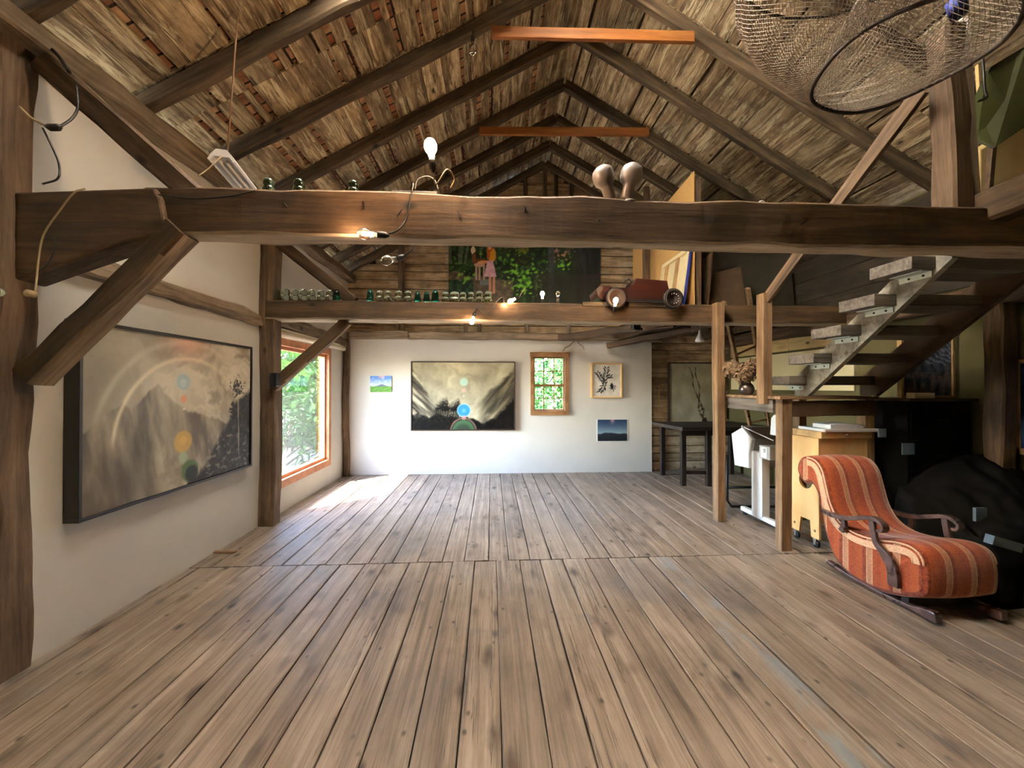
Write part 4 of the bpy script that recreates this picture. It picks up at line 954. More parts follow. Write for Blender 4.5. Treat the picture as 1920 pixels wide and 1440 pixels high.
cable([atY(82, 438, 2.085), atY(98, 440, 2.085), atY(103, 460, 2.085), atY(92, 492, 2.085), atY(70, 512, 2.08)], 0.004, 'cable', 'thin dark cord curling on the splice block under the pale cord')
cable([atY(290, 364, 2.13), atY(360, 372, 2.13), atY(430, 368, 2.13), atY(480, 357, 2.14)], 0.0045, 'cable', 'dark cord lying along the top left of the near tie beam')
p = atY(64, 552, 2.03)
m = MB(); m.lathe([(0.0, 0.0), (0.018, 0.0), (0.018, 0.03), (0.0, 0.032)], p, (0, -1, 0), 14); tag(m.build('cord_switch', M['cablepale']), 'round pale switch at the end of the pale cord on the left corner post', 'switch')
p = atY(8, 550, 1.98)
m = MB(); m.lathe([(0.0, 0.0), (0.016, 0.005), (0.02, 0.02), (0.01, 0.04), (0.0, 0.042)], p, (0, -1, 0), 14); tag(m.build('crystal_finial', M['glassclear']), 'small sparkling glass finial fixed to the front of the left corner post', 'ornament')
# black speaker on the post beside the big window
p = atY(516, 712, F2 - 0.02)
t = thing('speaker', p, 'small black box clamped to the post beside the big window', 'speaker')
m = MB(); m.box(p, (0.07, 0.1, 0.15)); m.build('case', M['blackmetal'], t, bevel=0.01)
m = MB(); m.box(p + Vector((-0.045, 0.02, 0)), (0.03, 0.05, 0.08)); m.build('bracket', M['blackmetal'], t)
# rolled blind above the big window
t = thing('roller_blind', (XL + 0.04, 5.3, 2.11), 'rolled up cream blind above the big window', 'blind')
m = MB(); m.tube([(XL + 0.055, 4.4, 2.125), (XL + 0.055, 6.5, 2.125)], 0.036, 14); m.build('roll', M['blind'], t)
m = MB(); m.span((XL + 0.02, 4.4, 2.145), (XL + 0.075, 6.5, 2.175)); m.build('head_rail', M['blind'], t)
# twig hung over the small window
t = thing('hanging_twig', atY(1060, 640, 6.53), 'forked dry twig hanging from the back beam over the small window', 'branch')
m = MB()
m.tube([atY(*q) for q in ((1084, 633, 6.53), (1076, 640, 6.52), (1068, 648, 6.52), (1060, 652, 6.52), (1055, 660, 6.52), (1050, 666, 6.52))], [0.009, 0.009, 0.008, 0.007, 0.006, 0.003], 7); m.build('fork', M['mould'], t)
m = MB(); m.tube([atY(*q) for q in ((1072, 636, 6.53), (1082, 637, 6.52), (1086, 645, 6.52), (1094, 650, 6.52), (1096, 656, 6.52), (1091, 652, 6.52))], [0.008, 0.008, 0.008, 0.007, 0.006, 0.003], 7); m.build('fork', M['mould'], t)
# stick on the plank wall
p = atY(1235, 742, YG - 0.03); m = MB(); m.bar((p.x, YG - 0.03, p.z - 0.16), (p.x + 0.01, YG - 0.03, p.z + 0.17), 0.02, 0.02, (0, 1, 0)); tag(m.build('wooden_stick', M['tanboard']), 'short pale stick hanging on the plank wall left of the twig picture', 'stick')
# loose wood sliver on the floor by the left wall
m = MB(); a = atZ(402, 1035, 0.008); b = atZ(442, 1035, 0.008); m.bar(a, b, 0.03, 0.012); tag(m.build('wood_sliver', M['mould']), 'dark splinter of wood on the floor below the long painting', 'wood scrap')
# ================================================================== STAIR LANDING, STAIRS
t = thing('stair_landing', (2.9, 3.8, 0), 'rough timber stair landing on posts, with a vase standing on its deck', 'landing')
def part_bar(name, p0, p1, w, h, mat, parent, up=(0, 1, 0), wob=0.006, seed=0):
    o = timber(name, p0, p1, w, h, M[mat], up=up, wob=wob, ch=0.004, seed=seed)
    mw = o.matrix_world.copy(); o.parent = parent; o.matrix_world = Matrix.Translation(-parent_world(parent)) @ mw
    o.location = mw.translation - parent_world(parent); o.rotation_euler = mw.to_euler(); return o
part_bar('post', (2.548, 4.195, 0), (2.548, 4.195, 2.44), 0.092, 0.105, 'stairpost', t, seed=1)
part_bar('post', (2.692, 3.42, 0), (2.692, 3.42, 1.385), 0.1, 0.085, 'stairpost', t, seed=2)
part_bar('post', (3.5, 3.43, 0), (3.5, 3.43, 1.385), 0.095, 0.09, 'stairpost', t, seed=3)
part_bar('post', (3.5, 4.2, 0), (3.5, 4.2, 1.385), 0.09, 0.09, 'stairpost', t, seed=4)
part_bar('newel', (2.612, 3.56, 1.335), (2.612, 3.56, 2.39), 0.09, 0.1, 'stairpost', t, seed=5)
part_bar('apron', (2.64, 4.15, 1.322), (2.64, 3.46, 1.315), 0.035, 0.125, 'tread', t, up=(0, 0, 1), seed=6)
part_bar('apron', (2.75, 3.39, 1.3), (3.55, 3.39, 1.3), 0.035, 0.14, 'brownboard', t, up=(0, 0, 1), seed=7)
for i in range(5):
    y0 = 3.355 + i * 0.18; m = MB(); m.span((2.61, y0, 1.385), (3.56, y0 + 0.175, 1.412)); m.build('deck_board', M['stairpost'], t)
t = thing('staircase', (3.2, 3.0, 1.4), 'open staircase of thick grey treads on two stringers climbing from the landing', 'staircase')
for xs_ in (2.95, 3.62):
    m = MB(); m.prism([(xs_, 3.6, 1.413), (xs_, 3.45, 1.413), (xs_, 2.31, 2.325), (xs_, 2.31, 2.58), (xs_, 3.6, 1.58)], (0.045, 0, 0))
    m.build('stringer', M['stringer'] if xs_ < 3 else M['brownboard'], t)
TR = [(3.72, 3.455, 1.515), (3.467, 3.185, 1.706), (3.21, 2.92, 1.91), (2.94, 2.65, 2.092), (2.687, 2.40, 2.283)]
for i, (ya, yb, z) in enumerate(TR):
    m = MB(); m.span((2.78, yb, z), (3.72, ya, z + 0.085)); m.build('tread', M['tread'], t, bevel=0.004)
    m = MB(); m.span((2.943, yb + 0.02, z - 0.045), (2.95, ya - 0.06, z)); m.span((2.87, yb + 0.02, z - 0.007), (2.95, ya - 0.06, z - 0.001)); br = m.build('bracket', M['galv'], t)
    m = MB()
    for q in (0.07, 0.16): m.lathe([(0, 0), (0.008, 0.001), (0.006, 0.006), (0, 0.007)], (2.943, yb + q, z - 0.025), (-1, 0, 0), 8)
    o = m.build('bolt', M['blackmetal'], br)
tag(timber('handrail', (2.62, 3.56, 2.32), atY(1727, 168, 2.26), 0.035, 0.105, M['post'], up=(0, 1, 0.7), wob=0.003, ch=0.003, seed=50), 'straight sloping handrail from the landing newel up to the queen post', 'handrail')
# vase of dried hydrangeas
vb = atZ(1400, 739, 1.414); vx, vy = 2.66, 3.98
p = atY(1400, 738, 3.95); vx, vy, vz = p.x, 3.95, 1.412
t = thing('vase', (vx, vy, vz), 'dull pewter vase of dried hydrangea heads on the stair landing', 'vase')
m = MB(); m.lathe([(0, 0), (0.035, 0), (0.055, 0.012), (0.072, 0.045), (0.074, 0.07), (0.062, 0.105), (0.04, 0.128), (0.036, 0.15), (0.045, 0.165), (0.038, 0.163), (0.03, 0.14), (0, 0.13)], (vx, vy, vz), n=28); m.build('vessel', M['pewter'], t)
m = MB(); m.tube(smoothpath([(vx - 0.06, vy - 0.03, vz + 0.11), (vx - 0.1, vy - 0.03, vz + 0.15), (vx - 0.085, vy - 0.03, vz + 0.19), (vx - 0.04, vy, vz + 0.165)]), 0.005, 7); m.build('handle', M['pewter'], t)
rr = random.Random(6)
for (u, v, r) in ((1373, 693, 0.095), (1397, 699, 0.115), (1412, 686, 0.075)):
    c = atY(u, v, vy + (0.06 if u != 1397 else -0.03)); m = MB(); m.ico(c, r * 0.75, 2, 0.4)
    for i in range(230):
        d = Vector((rr.gauss(0, 1), rr.gauss(0, 1), rr.gauss(0, 1))).normalized(); q = c + d * r * rr.uniform(0.8, 1.02)
        a = d.cross(Vector((rr.random(), rr.random(), rr.random()))).normalized() * 0.013; b2 = d.cross(a).normalized() * 0.013; off = len(m.v)
        for s1, s2 in ((-1, -1), (1, -1), (1, 1), (-1, 1)): m.vert(q + a * s1 + b2 * s2 + d * 0.006 * s1 * s2)
        m.face((off, off + 1, off + 2, off + 3))
    fh = m.build('flower_head', M['dried'], t)
    m = MB(); m.tube(smoothpath([(vx, vy, vz + 0.14), ((vx + c.x) / 2 + 0.01, (vy + c.y) / 2, vz + 0.19), c]), 0.004, 6); m.build('stem', M['stem'], fh)
for (u0, v0, u1, v1) in ((1404, 690, 1408, 668), (1414, 700, 1418, 680)):
    a, b2 = atY(u0, v0, vy), atY(u1, v1, vy); m = MB(); w_ = Vector((0.018, 0.01, 0.004)); mid = (a + b2) / 2
    m.prism([a, mid + w_, b2, mid - w_], (0, 0.004, 0)); m.build('dry_leaf', M['mould'], t)
# ladder behind the landing
t = thing('ladder', (3.1, 5.4, 0), 'slim wooden ladder leaning to the loft behind the stair landing', 'ladder')
rails = []
for (ua, va, ub, vb_) in ((1364, 600, 1390, 722), (1408, 580, 1430, 722)):
    a = atY(ua, va, 4.75); b2 = atY(ub, vb_, 5.2); d = (b2 - a); e = a + d * (a.z / (a.z - b2.z)); a2 = a - d * 0.25; rails.append((a2, e))
    m = MB(); m.bar(a2, e, 0.035, 0.06, (0, 1, 0.3)); m.build('rail', M['stairpost'], t)
for k_ in range(1, 8):
    f = k_ / 8; m = MB(); m.tube([rails[0][0].lerp(rails[0][1], f), rails[1][0].lerp(rails[1][1], f)], 0.014, 8); m.build('rung', M['stairpost'], t)

# ================================================================== LARGE FORMAT PRINTER
X0 = 2.89
t = thing('plotter', (3.3, 4.2, 0), 'white wide-format printer on a stand, seen end-on between the landing posts', 'printer')
prof = [atX(u, v, X0) for u, v in ((1371, 813), (1391, 801), (1409, 823), (1404, 850), (1404, 878), (1377, 872))]
m = MB(); m.prism(prof, (0.05, 0, 0)); m.build('end_cap', M['white'], t, bevel=0.008)
m = MB(); c = sum((q for q in prof), Vector()) / len(prof); m.prism([c + (q - c) * 0.96 + Vector((0.05, 0, 0)) for q in prof], (1.25, 0, 0)); m.build('body', M['greyplastic'], t)
yb = prof[2].y; 
m = MB(); m.span((X0 + 0.0, 3.86, 0.73), (X0 + 0.3, 4.02, 0.87)); m.build('ink_box', M['greyplastic'], t, bevel=0.006)
m = MB(); m.span((X0 - 0.004, 3.9, 0.745), (X0, 3.99, 0.855)); m.build('label_plate', M['white'], t)
m = MB(); m.span((X0 - 0.007, 3.915, 0.8), (X0 - 0.003, 3.95, 0.845)); m.build('button_panel', M['greyplastic'], t)
for x_ in (X0 + 0.03, X0 + 1.2):
    m = MB(); m.span((x_, 4.02, 0.08), (x_ + 0.09, 4.19, 0.78)); m.build('column', M['white'], t, bevel=0.006)
    m = MB(); m.span((x_ + 0.01, 3.72, 0.045), (x_ + 0.07, 4.4, 0.095)); ft = m.build('foot', M['white'], t, bevel=0.008)
    for y_ in (3.78, 4.36):
        m = MB(); m.lathe([(0, -0.014), (0.026, -0.014), (0.028, 0), (0.026, 0.014), (0, 0.014)], (x_ + 0.04, y_, 0.028), (1, 0, 0), 16); m.build('caster', M['tyre'], ft)
m = MB(); m.prism([(X0 + 0.12, 3.86, 0.98), (X0 + 0.12, 3.86, 1.16), (X0 + 0.12, 3.9, 1.2), (X0 + 0.12, 3.96, 1.2), (X0 + 0.12, 4.0, 1.16), (X0 + 0.12, 4.02, 0.98)], (0.04, 0, 0)); m.build('rear_panel', M['white'], t, bevel=0.006)
m = MB(); a = atX(1393, 800, X0 + 0.02); m.tube([a, a + Vector((1.2, -0.02, -0.02))], 0.012, 10); m.ico(a, 0.018, 2); m.build('spindle', M['steel'], t)
m = MB(); m.tube([a, atX(1450, 826, X0 + 0.06)], 0.006, 8); m.build('support_arm', M['white'], t)
# dark metal stand frame behind it
t = thing('metal_stand', (2.9, 4.75, 0), 'low black tubular stand on the floor behind the wide-format printer', 'stand')
m = MB(); a = atZ(1368, 955, 0.015); 
m.tube([(a.x + 0.02, 4.6, 0.66), (a.x + 0.02, 4.6, 0.1), (a.x + 0.06, 4.58, 0.03), (a.x + 0.6, 4.55, 0.03)], 0.017, 10); m.build('front_tube', M['blackmetal'], t)
m = MB(); m.tube([(a.x + 0.02, 4.6, 0.26), (a.x + 0.8, 4.58, 0.26)], 0.017, 10); m.build('cross_tube', M['blackmetal'], t)
m = MB(); m.tube([(a.x + 0.8, 4.58, 0.0), (a.x + 0.8, 4.58, 0.62)], 0.017, 10); m.build('rear_tube', M['blackmetal'], t)

# ================================================================== PLYWOOD CART
CX = 3.0
cy0, cy1 = 3.385, 3.715
t = thing('cart', (3.15, 3.6, 0), 'pale plywood cart on casters with a round hole in its side, by the rocking chair', 'cart')
hc = (3.535, 0.605); hr = 0.078
def arc(a0, a1, n=14): return [(CX, hc[0] + hr * math.cos(a0 + (a1 - a0) * i / n), hc[1] + hr * math.sin(a0 + (a1 - a0) * i / n)) for i in range(n + 1)]
m = MB()
m.prism([(CX, cy1, hc[1]), (CX, cy1, 1.0), (CX, cy0, 1.0), (CX, cy0, hc[1])] + arc(PI, 0)[0:], (0.022, 0, 0))
m.prism([(CX, cy0, hc[1]), (CX, cy0, 0.09), (CX, cy0 + 0.09, 0.09), (CX, cy0 + 0.1, 0.24), (CX, cy1 - 0.12, 0.24), (CX, cy1 - 0.1, 0.09), (CX, cy1, 0.09), (CX, cy1, hc[1])] + arc(0, -PI), (0.022, 0, 0))
m.build('side_panel', M['birch'], t)
m = MB(); m.span((CX + 0.45, cy0, 0.09), (CX + 0.472, cy1, 1.0)); m.build('side_panel', M['birch'], t)
m = MB(); m.span((CX - 0.004, cy0 - 0.004, 1.0), (CX + 0.48, cy1 + 0.004, 1.022)); m.build('top', M['birch'], t)
m = MB(); m.span((CX + 0.022, cy0 + 0.004, 0.86), (CX + 0.45, cy0 + 0.022, 1.0)); m.span((CX + 0.022, cy0 + 0.004, 0.25), (CX + 0.45, cy0 + 0.022, 0.84)); m.build('front_panel', M['birch'], t)
m = MB(); m.span((CX + 0.022, cy0 + 0.03, 0.3), (CX + 0.45, cy1 - 0.02, 0.318)); m.build('shelf', M['birch'], t)
for x_ in (CX + 0.02, CX + 0.44):
    for y_ in (cy0 + 0.05, cy1 - 0.05):
        m = MB(); m.lathe([(0, -0.014), (0.03, -0.013), (0.034, 0), (0.03, 0.013), (0, 0.014)], (x_, y_, 0.036), (1, 0, 0), 18); ca_ = m.build('caster', M['tyre'], t)
        m = MB(); m.span((x_ - 0.02, y_ - 0.015, 0.065), (x_ + 0.02, y_ + 0.02, 0.09)); m.span((x_ - 0.022, y_ - 0.01, 0.03), (x_ - 0.018, y_ + 0.012, 0.08)); m.build('fork', M['steel'], ca_)
for y_ in (cy0 + 0.045, cy1 - 0.045):
    m = MB(); m.lathe([(0, 0), (0.012, 0.001), (0.009, 0.006), (0, 0.007)], (CX, y_, 0.16), (-1, 0, 0), 12); m.build('bolt', M['casing'], t)
t = thing('wooden_box', (3.2, 3.6, 1.022), 'shallow wooden box lying on top of the plywood cart', 'box')
m = MB(); m.span((CX + 0.01, cy0 - 0.02, 1.024), (CX + 0.5, cy1 - 0.01, 1.085)); m.build('body', M['strut'], t, bevel=0.004)
m = MB(); m.lathe([(0, 0), (0.012, 0), (0.01, 0.012), (0, 0.014)], (CX + 0.25, cy0 - 0.02, 1.055), (0, -1, 0), 12); m.build('knob', M['steel'], t)
m = MB(); m.span((CX + 0.03, cy0 - 0.04, 1.086), (CX + 0.56, cy1 - 0.06, 1.112)); tag(m.build('white_folder', M['paper'], bevel=0.003), 'wide flat white folder on the wooden box on the cart', 'folder')
m = MB(); xa_, xb_ = CX + 0.1, CX + 0.42
m.prism([(xa_, cy0 - 0.02, 1.113), (xb_, cy0 - 0.02, 1.113), (xb_, cy0 - 0.02, 1.14), (xb_ - 0.06, cy0 - 0.02, 1.153), ((xa_ + xb_) / 2, cy0 - 0.02, 1.16), (xa_ + 0.05, cy0 - 0.02, 1.158), (xa_, cy0 - 0.02, 1.15)], (0, 0.2, 0)); tag(m.build('paper_ream', M['paper'], bevel=0.003), 'smaller bowed white package on top of the white folder on the cart', 'package')

# ================================================================== ROCKING CHAIR
t = thing('rocking_chair', (3.01, 2.8, 0), 'low rust and cream striped upholstered rocking chair with scrolled back', 'chair')
PR = [(3.20, .665), (3.26, .645), (3.32, .68), (3.355, .76), (3.32, .85), (3.24, .89), (3.14, .875), (3.07, .80), (3.03, .67), (2.99, .54), (2.92, .44), (2.80, .395), (2.65, .405), (2.5, .445), (2.40, .452), (2.335, .415), (2.31, .33), (2.312, .21), (2.34, .15), (2.47, .08), (2.65, .032), (2.84, .04), (2.98, .12), (3.06, .28), (3.10, .45), (3.145, .6)]
def closed_smooth(pr, n=4):
    out = []; N = len(pr)
    for i in range(N):
        a, b_, c_, d_ = (Vector(pr[(i + k_ - 1) % N]) for k_ in range(4))
        for k_ in range(n):
            q = k_ / n; out.append(0.5 * ((2 * b_) + (c_ - a) * q + (2 * a - 5 * b_ + 4 * c_ - d_) * q * q + (3 * b_ - a - 3 * c_ + d_) * q ** 3))
    return out
cp = closed_smooth(PR); N = len(cp)
nr = []
for i in range(N):
    d = (cp[(i + 1) % N] - cp[i - 1]).normalized(); nr.append(Vector((-d.y, d.x)))
cen = sum(cp, Vector((0, 0))) / N
area = sum(cp[i].x * cp[(i + 1) % N].y - cp[(i + 1) % N].x * cp[i].y for i in range(N))
sg = 1 if area > 0 else -1                 # inward normal sign
cx0, cx1 = 2.765, 3.255
m = MB(); m.smooth = True; rings = []
for fx, ins in ((0.0, 0.02), (0.008, 0.009), (0.024, 0.0), (0.15, -0.006), (0.5, -0.012), (0.85, -0.006), (0.976, 0.0), (0.992, 0.009), (1.0, 0.02)):
    rings.append([Vector((cx0 + (cx1 - cx0) * fx, q.x + n_.x * ins * sg, q.y + n_.y * ins * sg)) for q, n_ in zip(cp, nr)])
m.rings(rings, True, False); m.smooth = False
m.build('upholstery', M['fab_x'], t)
for sx, x_ in ((-1, cx0), (1, cx1)):
    m = MB(); idx = []
    r1 = [Vector((x_ + 0.004 * -sx, q.x + n_.x * 0.018 * sg, q.y + n_.y * 0.018 * sg)) for q, n_ in zip(cp, nr)]
    r2 = [Vector((x_ + 0.006 * sx, q.x + n_.x * 0.03 * sg, q.y + n_.y * 0.03 * sg)) for q, n_ in zip(cp, nr)]
    m.smooth = False; m.rings([r1, r2], True, False); m.face([len(m.v) - N + i for i in range(N)])
    m.build('side_panel', M['fab_y'], t)
    # woven band and piping following the seat and back edge
    seg = cp[4 * 5:4 * 16]; nseg = nr[4 * 5:4 * 16]
    m = MB(); bi = []
    for q, n_ in zip(seg, nseg):
        bi.append((m.vert((x_ + 0.0085 * sx, q.x + n_.x * 0.030 * sg, q.y + n_.y * 0.030 * sg)), m.vert((x_ + 0.0085 * sx, q.x + n_.x * 0.072 * sg, q.y + n_.y * 0.072 * sg))))
    for a_, b_ in zip(bi, bi[1:]): m.face((a_[0], a_[1], b_[1], b_[0]))
    m.build('edge_band', M['piping'], t)
    m = MB(); m.tube([(x_ + 0.002 * sx, q.x + n_.x * 0.012 * sg, q.y + n_.y * 0.012 * sg) for q, n_ in zip(seg, nseg)], 0.007, 7)
    m.tube([(x_ + 0.008 * sx, q.x + n_.x * 0.074 * sg, q.y + n_.y * 0.074 * sg) for q, n_ in zip(seg, nseg)], 0.005, 7); m.build('piping', M['piping'], t)
def flatpath(mb, pts, wid, thick, axis):
    """ribbon of section wid (in path plane) x thick (along axis)"""
    pts = [Vector(p) for p in pts]; ax = Vector(axis); rings = []
    for i, p in enumerate(pts):
        d = (pts[min(i + 1, len(pts) - 1)] - pts[max(i - 1, 0)]).normalized(); n_ = ax.cross(d).normalized(); w_ = wid[i] if isinstance(wid, (list, tuple)) else wid
        rings.append([p + n_ * w_ / 2 + ax * thick / 2, p - n_ * w_ / 2 + ax * thick / 2, p - n_ * w_ / 2 - ax * thick / 2, p + n_ * w_ / 2 - ax * thick / 2])
    mb.rings(rings)
for sx, x_ in ((-1, 2.735), (1, 3.295)):
    arm = [(x_ + 0.025 * -sx, 3.07, .475), (x_, 2.98, .472), (x_, 2.88, .478), (x_, 2.79, .5), (x_, 2.70, .535), (x_, 2.63, .556), (x_, 2.58, .552), (x_, 2.545, .522), (x_, 2.555, .488), (x_, 2.585, .485)]
    m = MB(); sp = smoothpath(arm, 4); flatpath(m, sp, [0.026 + 0.006 * math.sin(i * 0.15) for i in range(len(sp))], 0.05, (1, 0, 0)); m.build('armrest', M['arm'], t, bevel=0.006)
    post = [(x_, 2.635, .545), (x_, 2.625, .47), (x_, 2.605, .39), (x_ , 2.55, .335), (x_, 2.505, .28), (x_, 2.49, .22), (x_, 2.487, .14)]
    sp = smoothpath(post, 4); m = MB(); flatpath(m, sp, [0.04 + 0.03 * sst(0.35, 0.6, i / len(sp)) for i in range(len(sp))], 0.026, (1, 0, 0)); m.build('arm_post', M['arm'], t, bevel=0.005)
    m = MB(); flatpath(m, smoothpath([(x_, 2.86, .475), (x_, 2.855, .42), (x_, 2.88, .37)], 4), 0.035, 0.024, (1, 0, 0)); m.build('rear_arm_post', M['arm'], t)
    xr_ = x_ + 0.06 * -sx
    rk = [(xr_, 3.06, .05), (xr_, 2.95, .034), (xr_, 2.8, .022), (xr_, 2.62, .02), (xr_, 2.45, .032), (xr_, 2.35, .042), (xr_, 2.27, .05)]
    m = MB(); sp = smoothpath(rk, 4); flatpath(m, sp, [0.03 + 0.034 * sst(0.66, 0.86, i / len(sp)) * (1 - 0.7 * sst(0.93, 1.0, i / len(sp))) for i in range(len(sp))], 0.05, (1, 0, 0)); m.build('rocker', M['arm'], t, bevel=0.008)
for y_ in (2.45, 2.9):
    m = MB(); m.span((2.8, y_, 0.03), (3.22, y_ + 0.05, 0.1)); m.build('cross_rail', M['darkleg'], t)

# ================================================================== WORKBENCH
t = thing('workbench', (3.4, 6.1, 0), 'dark heavy topped workbench by the plank wall, below the twig picture', 'table')
m = MB(); m.prism([(2.76, 6.5, 0.84), (2.83, 5.58, 0.84), (4.2, 5.55, 0.84), (4.2, 6.5, 0.84)], (0, 0, 0.055)); m.build('top', M['bench'], t, bevel=0.006)
m = MB(); m.span((2.86, 5.66, 0.76), (4.15, 5.69, 0.84)); m.build('apron', M['darkleg'], t)
for x_, y_ in ((2.9, 5.7), (3.27, 5.66), (4.1, 5.7), (2.9, 6.4), (4.1, 6.4)):
    m = MB(); m.span((x_ - 0.035, y_ - 0.035, 0), (x_ + 0.035, y_ + 0.035, 0.84)); m.build('leg', M['darkleg'], t, bevel=0.004)
m = MB(); m.bar((2.9, 5.69, 0.2), (3.27, 5.66, 0.2), 0.03, 0.05); m.build('stretcher', M['darkleg'], t)

# ================================================================== DARK CORNER
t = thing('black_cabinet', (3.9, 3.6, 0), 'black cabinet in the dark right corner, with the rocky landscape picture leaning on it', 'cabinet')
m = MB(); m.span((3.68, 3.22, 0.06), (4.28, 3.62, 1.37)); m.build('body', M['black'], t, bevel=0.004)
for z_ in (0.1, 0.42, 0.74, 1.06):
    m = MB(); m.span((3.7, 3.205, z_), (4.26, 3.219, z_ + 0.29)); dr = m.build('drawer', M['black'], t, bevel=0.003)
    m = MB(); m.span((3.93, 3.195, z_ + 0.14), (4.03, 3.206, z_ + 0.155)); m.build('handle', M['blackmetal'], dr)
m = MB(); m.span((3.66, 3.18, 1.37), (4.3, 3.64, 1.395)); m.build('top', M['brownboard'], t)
b = atY(1786, 625, 3.34); zb = 1.396
t = thing('framed_picture', (4.0, 3.34, zb), 'large dim picture of grey rocks in a thin tan frame on the black cabinet', 'picture')
m = MB(); x0_, x1_ = 3.74, b.x; z1_ = 2.06; fw = 0.022
for p, q in (((x0_, 3.32, zb), (x1_, 3.36, zb + fw)), ((x0_, 3.32, z1_ - fw), (x1_, 3.36, z1_)), ((x0_, 3.32, zb + fw), (x0_ + fw, 3.36, z1_ - fw)), ((x1_ - fw, 3.32, zb + fw), (x1_, 3.36, z1_ - fw))): m.span(p, q)
m.build('frame', M['strut'], t)
art('canvas', (x0_ + fw, 3.335, zb + fw), (x1_ - x0_ - 2 * fw, 0, 0), (0, 0, z1_ - zb - 2 * fw), 90, 70, fn_crater, t)
m = MB(); m.span((3.76, 3.23, 1.396), (3.95, 3.3, 1.445)); tag(m.build('paper_stack', M['cream']), 'small pale block of paper standing before the rock picture', 'paper')
# drop cloth over a heap, with a few pale papers
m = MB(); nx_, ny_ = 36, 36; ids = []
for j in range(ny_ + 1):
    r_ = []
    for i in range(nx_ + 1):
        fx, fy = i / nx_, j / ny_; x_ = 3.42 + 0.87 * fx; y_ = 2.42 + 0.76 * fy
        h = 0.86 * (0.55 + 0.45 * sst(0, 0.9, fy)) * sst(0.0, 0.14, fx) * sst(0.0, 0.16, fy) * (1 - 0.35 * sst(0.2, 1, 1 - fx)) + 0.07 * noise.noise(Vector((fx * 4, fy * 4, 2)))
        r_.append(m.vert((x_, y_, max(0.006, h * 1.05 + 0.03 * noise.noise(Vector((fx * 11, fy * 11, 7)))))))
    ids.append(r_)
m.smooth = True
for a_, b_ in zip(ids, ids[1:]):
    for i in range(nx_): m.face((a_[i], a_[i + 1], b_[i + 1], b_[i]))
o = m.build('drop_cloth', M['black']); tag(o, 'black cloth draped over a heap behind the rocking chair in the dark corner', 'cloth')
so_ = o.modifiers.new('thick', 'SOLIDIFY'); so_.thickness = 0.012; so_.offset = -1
for (u, v, y_, w_, h_, mat, lab) in ((1655, 812, 3.19, 0.07, 0.075, 'bluepaper', 'small square pale blue note on the front of the black cabinet'), (1704, 842, 3.19, 0.11, 0.1, 'bluepaper', 'larger pale blue sheet low on the black cabinet front')):
    p = atY(u, v, y_); m = MB(); m.span((p.x - w_ / 2, y_, p.z - h_ / 2), (p.x + w_ / 2, y_ + 0.012, p.z + h_ / 2)); tag(m.build('paper_note', M[mat]), lab, 'paper')
p = atY(1828, 962, 2.75); m = MB(); m.box((p.x, 2.72, p.z), (0.09, 0.02, 0.1)); tag(m.build('paper_card', M['bluepaper']), 'upright pale blue card on the black cloth behind the right armrest', 'paper')
p = atY(1878, 1020, 2.45); m = MB(); m.box((p.x, 2.44, p.z + 0.01), (0.22, 0.05, 0.06), Matrix.Rotation(0.28, 3, 'Y')); tag(m.build('flat_carton', M['bluepaper']), 'long pale blue carton lying on the black cloth right of the rocking chair', 'box')
p = atZ(1892, 1098, 0.02); m = MB(); m.prism([(p.x - 0.12, p.y, 0.0), (p.x + 0.16, p.y - 0.02, 0.0), (p.x + 0.02, p.y + 0.02, 0.11)], (0, 0.1, 0)); tag(m.build('paper_bag', M['paper']), 'crumpled white paper wedge on the floor just right of the rocking chair', 'paper')
# picture on the right wall
t = thing('blue_picture', (XR - 0.02, 3.0, 0.95), 'dark blue picture in a tan frame at the right edge of the photo', 'picture')
ya, yb_ = 2.2, atX(1902, 770, XR - 0.03).y; z0_, z1_ = 0.95, 1.72; xx = XR - 0.03
m = MB()
for p, q in (((xx, ya, z0_), (XR, yb_, z0_ + 0.05)), ((xx, ya, z1_ - 0.03), (XR, yb_, z1_)), ((xx, ya, z0_), (XR, ya + 0.03, z1_)), ((xx, yb_ - 0.03, z0_), (XR, yb_, z1_))): m.span(p, q)
m.build('frame', M['strut'], t)
art('canvas', (xx + 0.01, yb_ - 0.03, z0_ + 0.05), (0, ya - yb_ + 0.06, 0), (0, 0, z1_ - z0_ - 0.08), 40, 40, fn_bluepic, t)

# ================================================================== LOFT ON THE RIGHT
t = thing('loft_deck', (3.0, 5.6, 2.4), 'plank loft deck on joists over the far right corner', 'loft')
for i in range(12):
    y0 = 4.48 + i * 0.193; m = MB(); m.span((2.02, y0, 2.435), (4.3, y0 + 0.189, 2.46)); m.build('deck_board', M['rafter'], t)
for x_ in (2.2, 2.9, 3.6):
    m = MB(); m.span((x_, 4.47, 2.3), (x_ + 0.06, 6.6, 2.435)); m.build('joist', M['hewn'], t)
LZ = 2.462
def loftboard(name, mat, x_, y0, y1, z0, z1, th, lab, cat, lean=0.0, z1b=None):
    m = MB(); m.prism([(x_, y0, z0), (x_, y1, z0), (x_ + lean, y1, z1b or z1), (x_ + lean, y0, z1)], (th, 0, 0)); return tag(m.build(name, M[mat]), lab, cat)
loftboard('tall_board', 'kraft', 2.43, 4.5, 6.5, LZ, 4.1, 0.012, 'tall tan sheet of board standing on edge in the loft, reaching toward the roof', 'board', 0.0, 3.98)
loftboard('tall_board', 'brownboard', 2.47, 4.46, 6.3, LZ, 4.0, 0.03, 'dark brown sheet standing right behind the tall tan board', 'board')
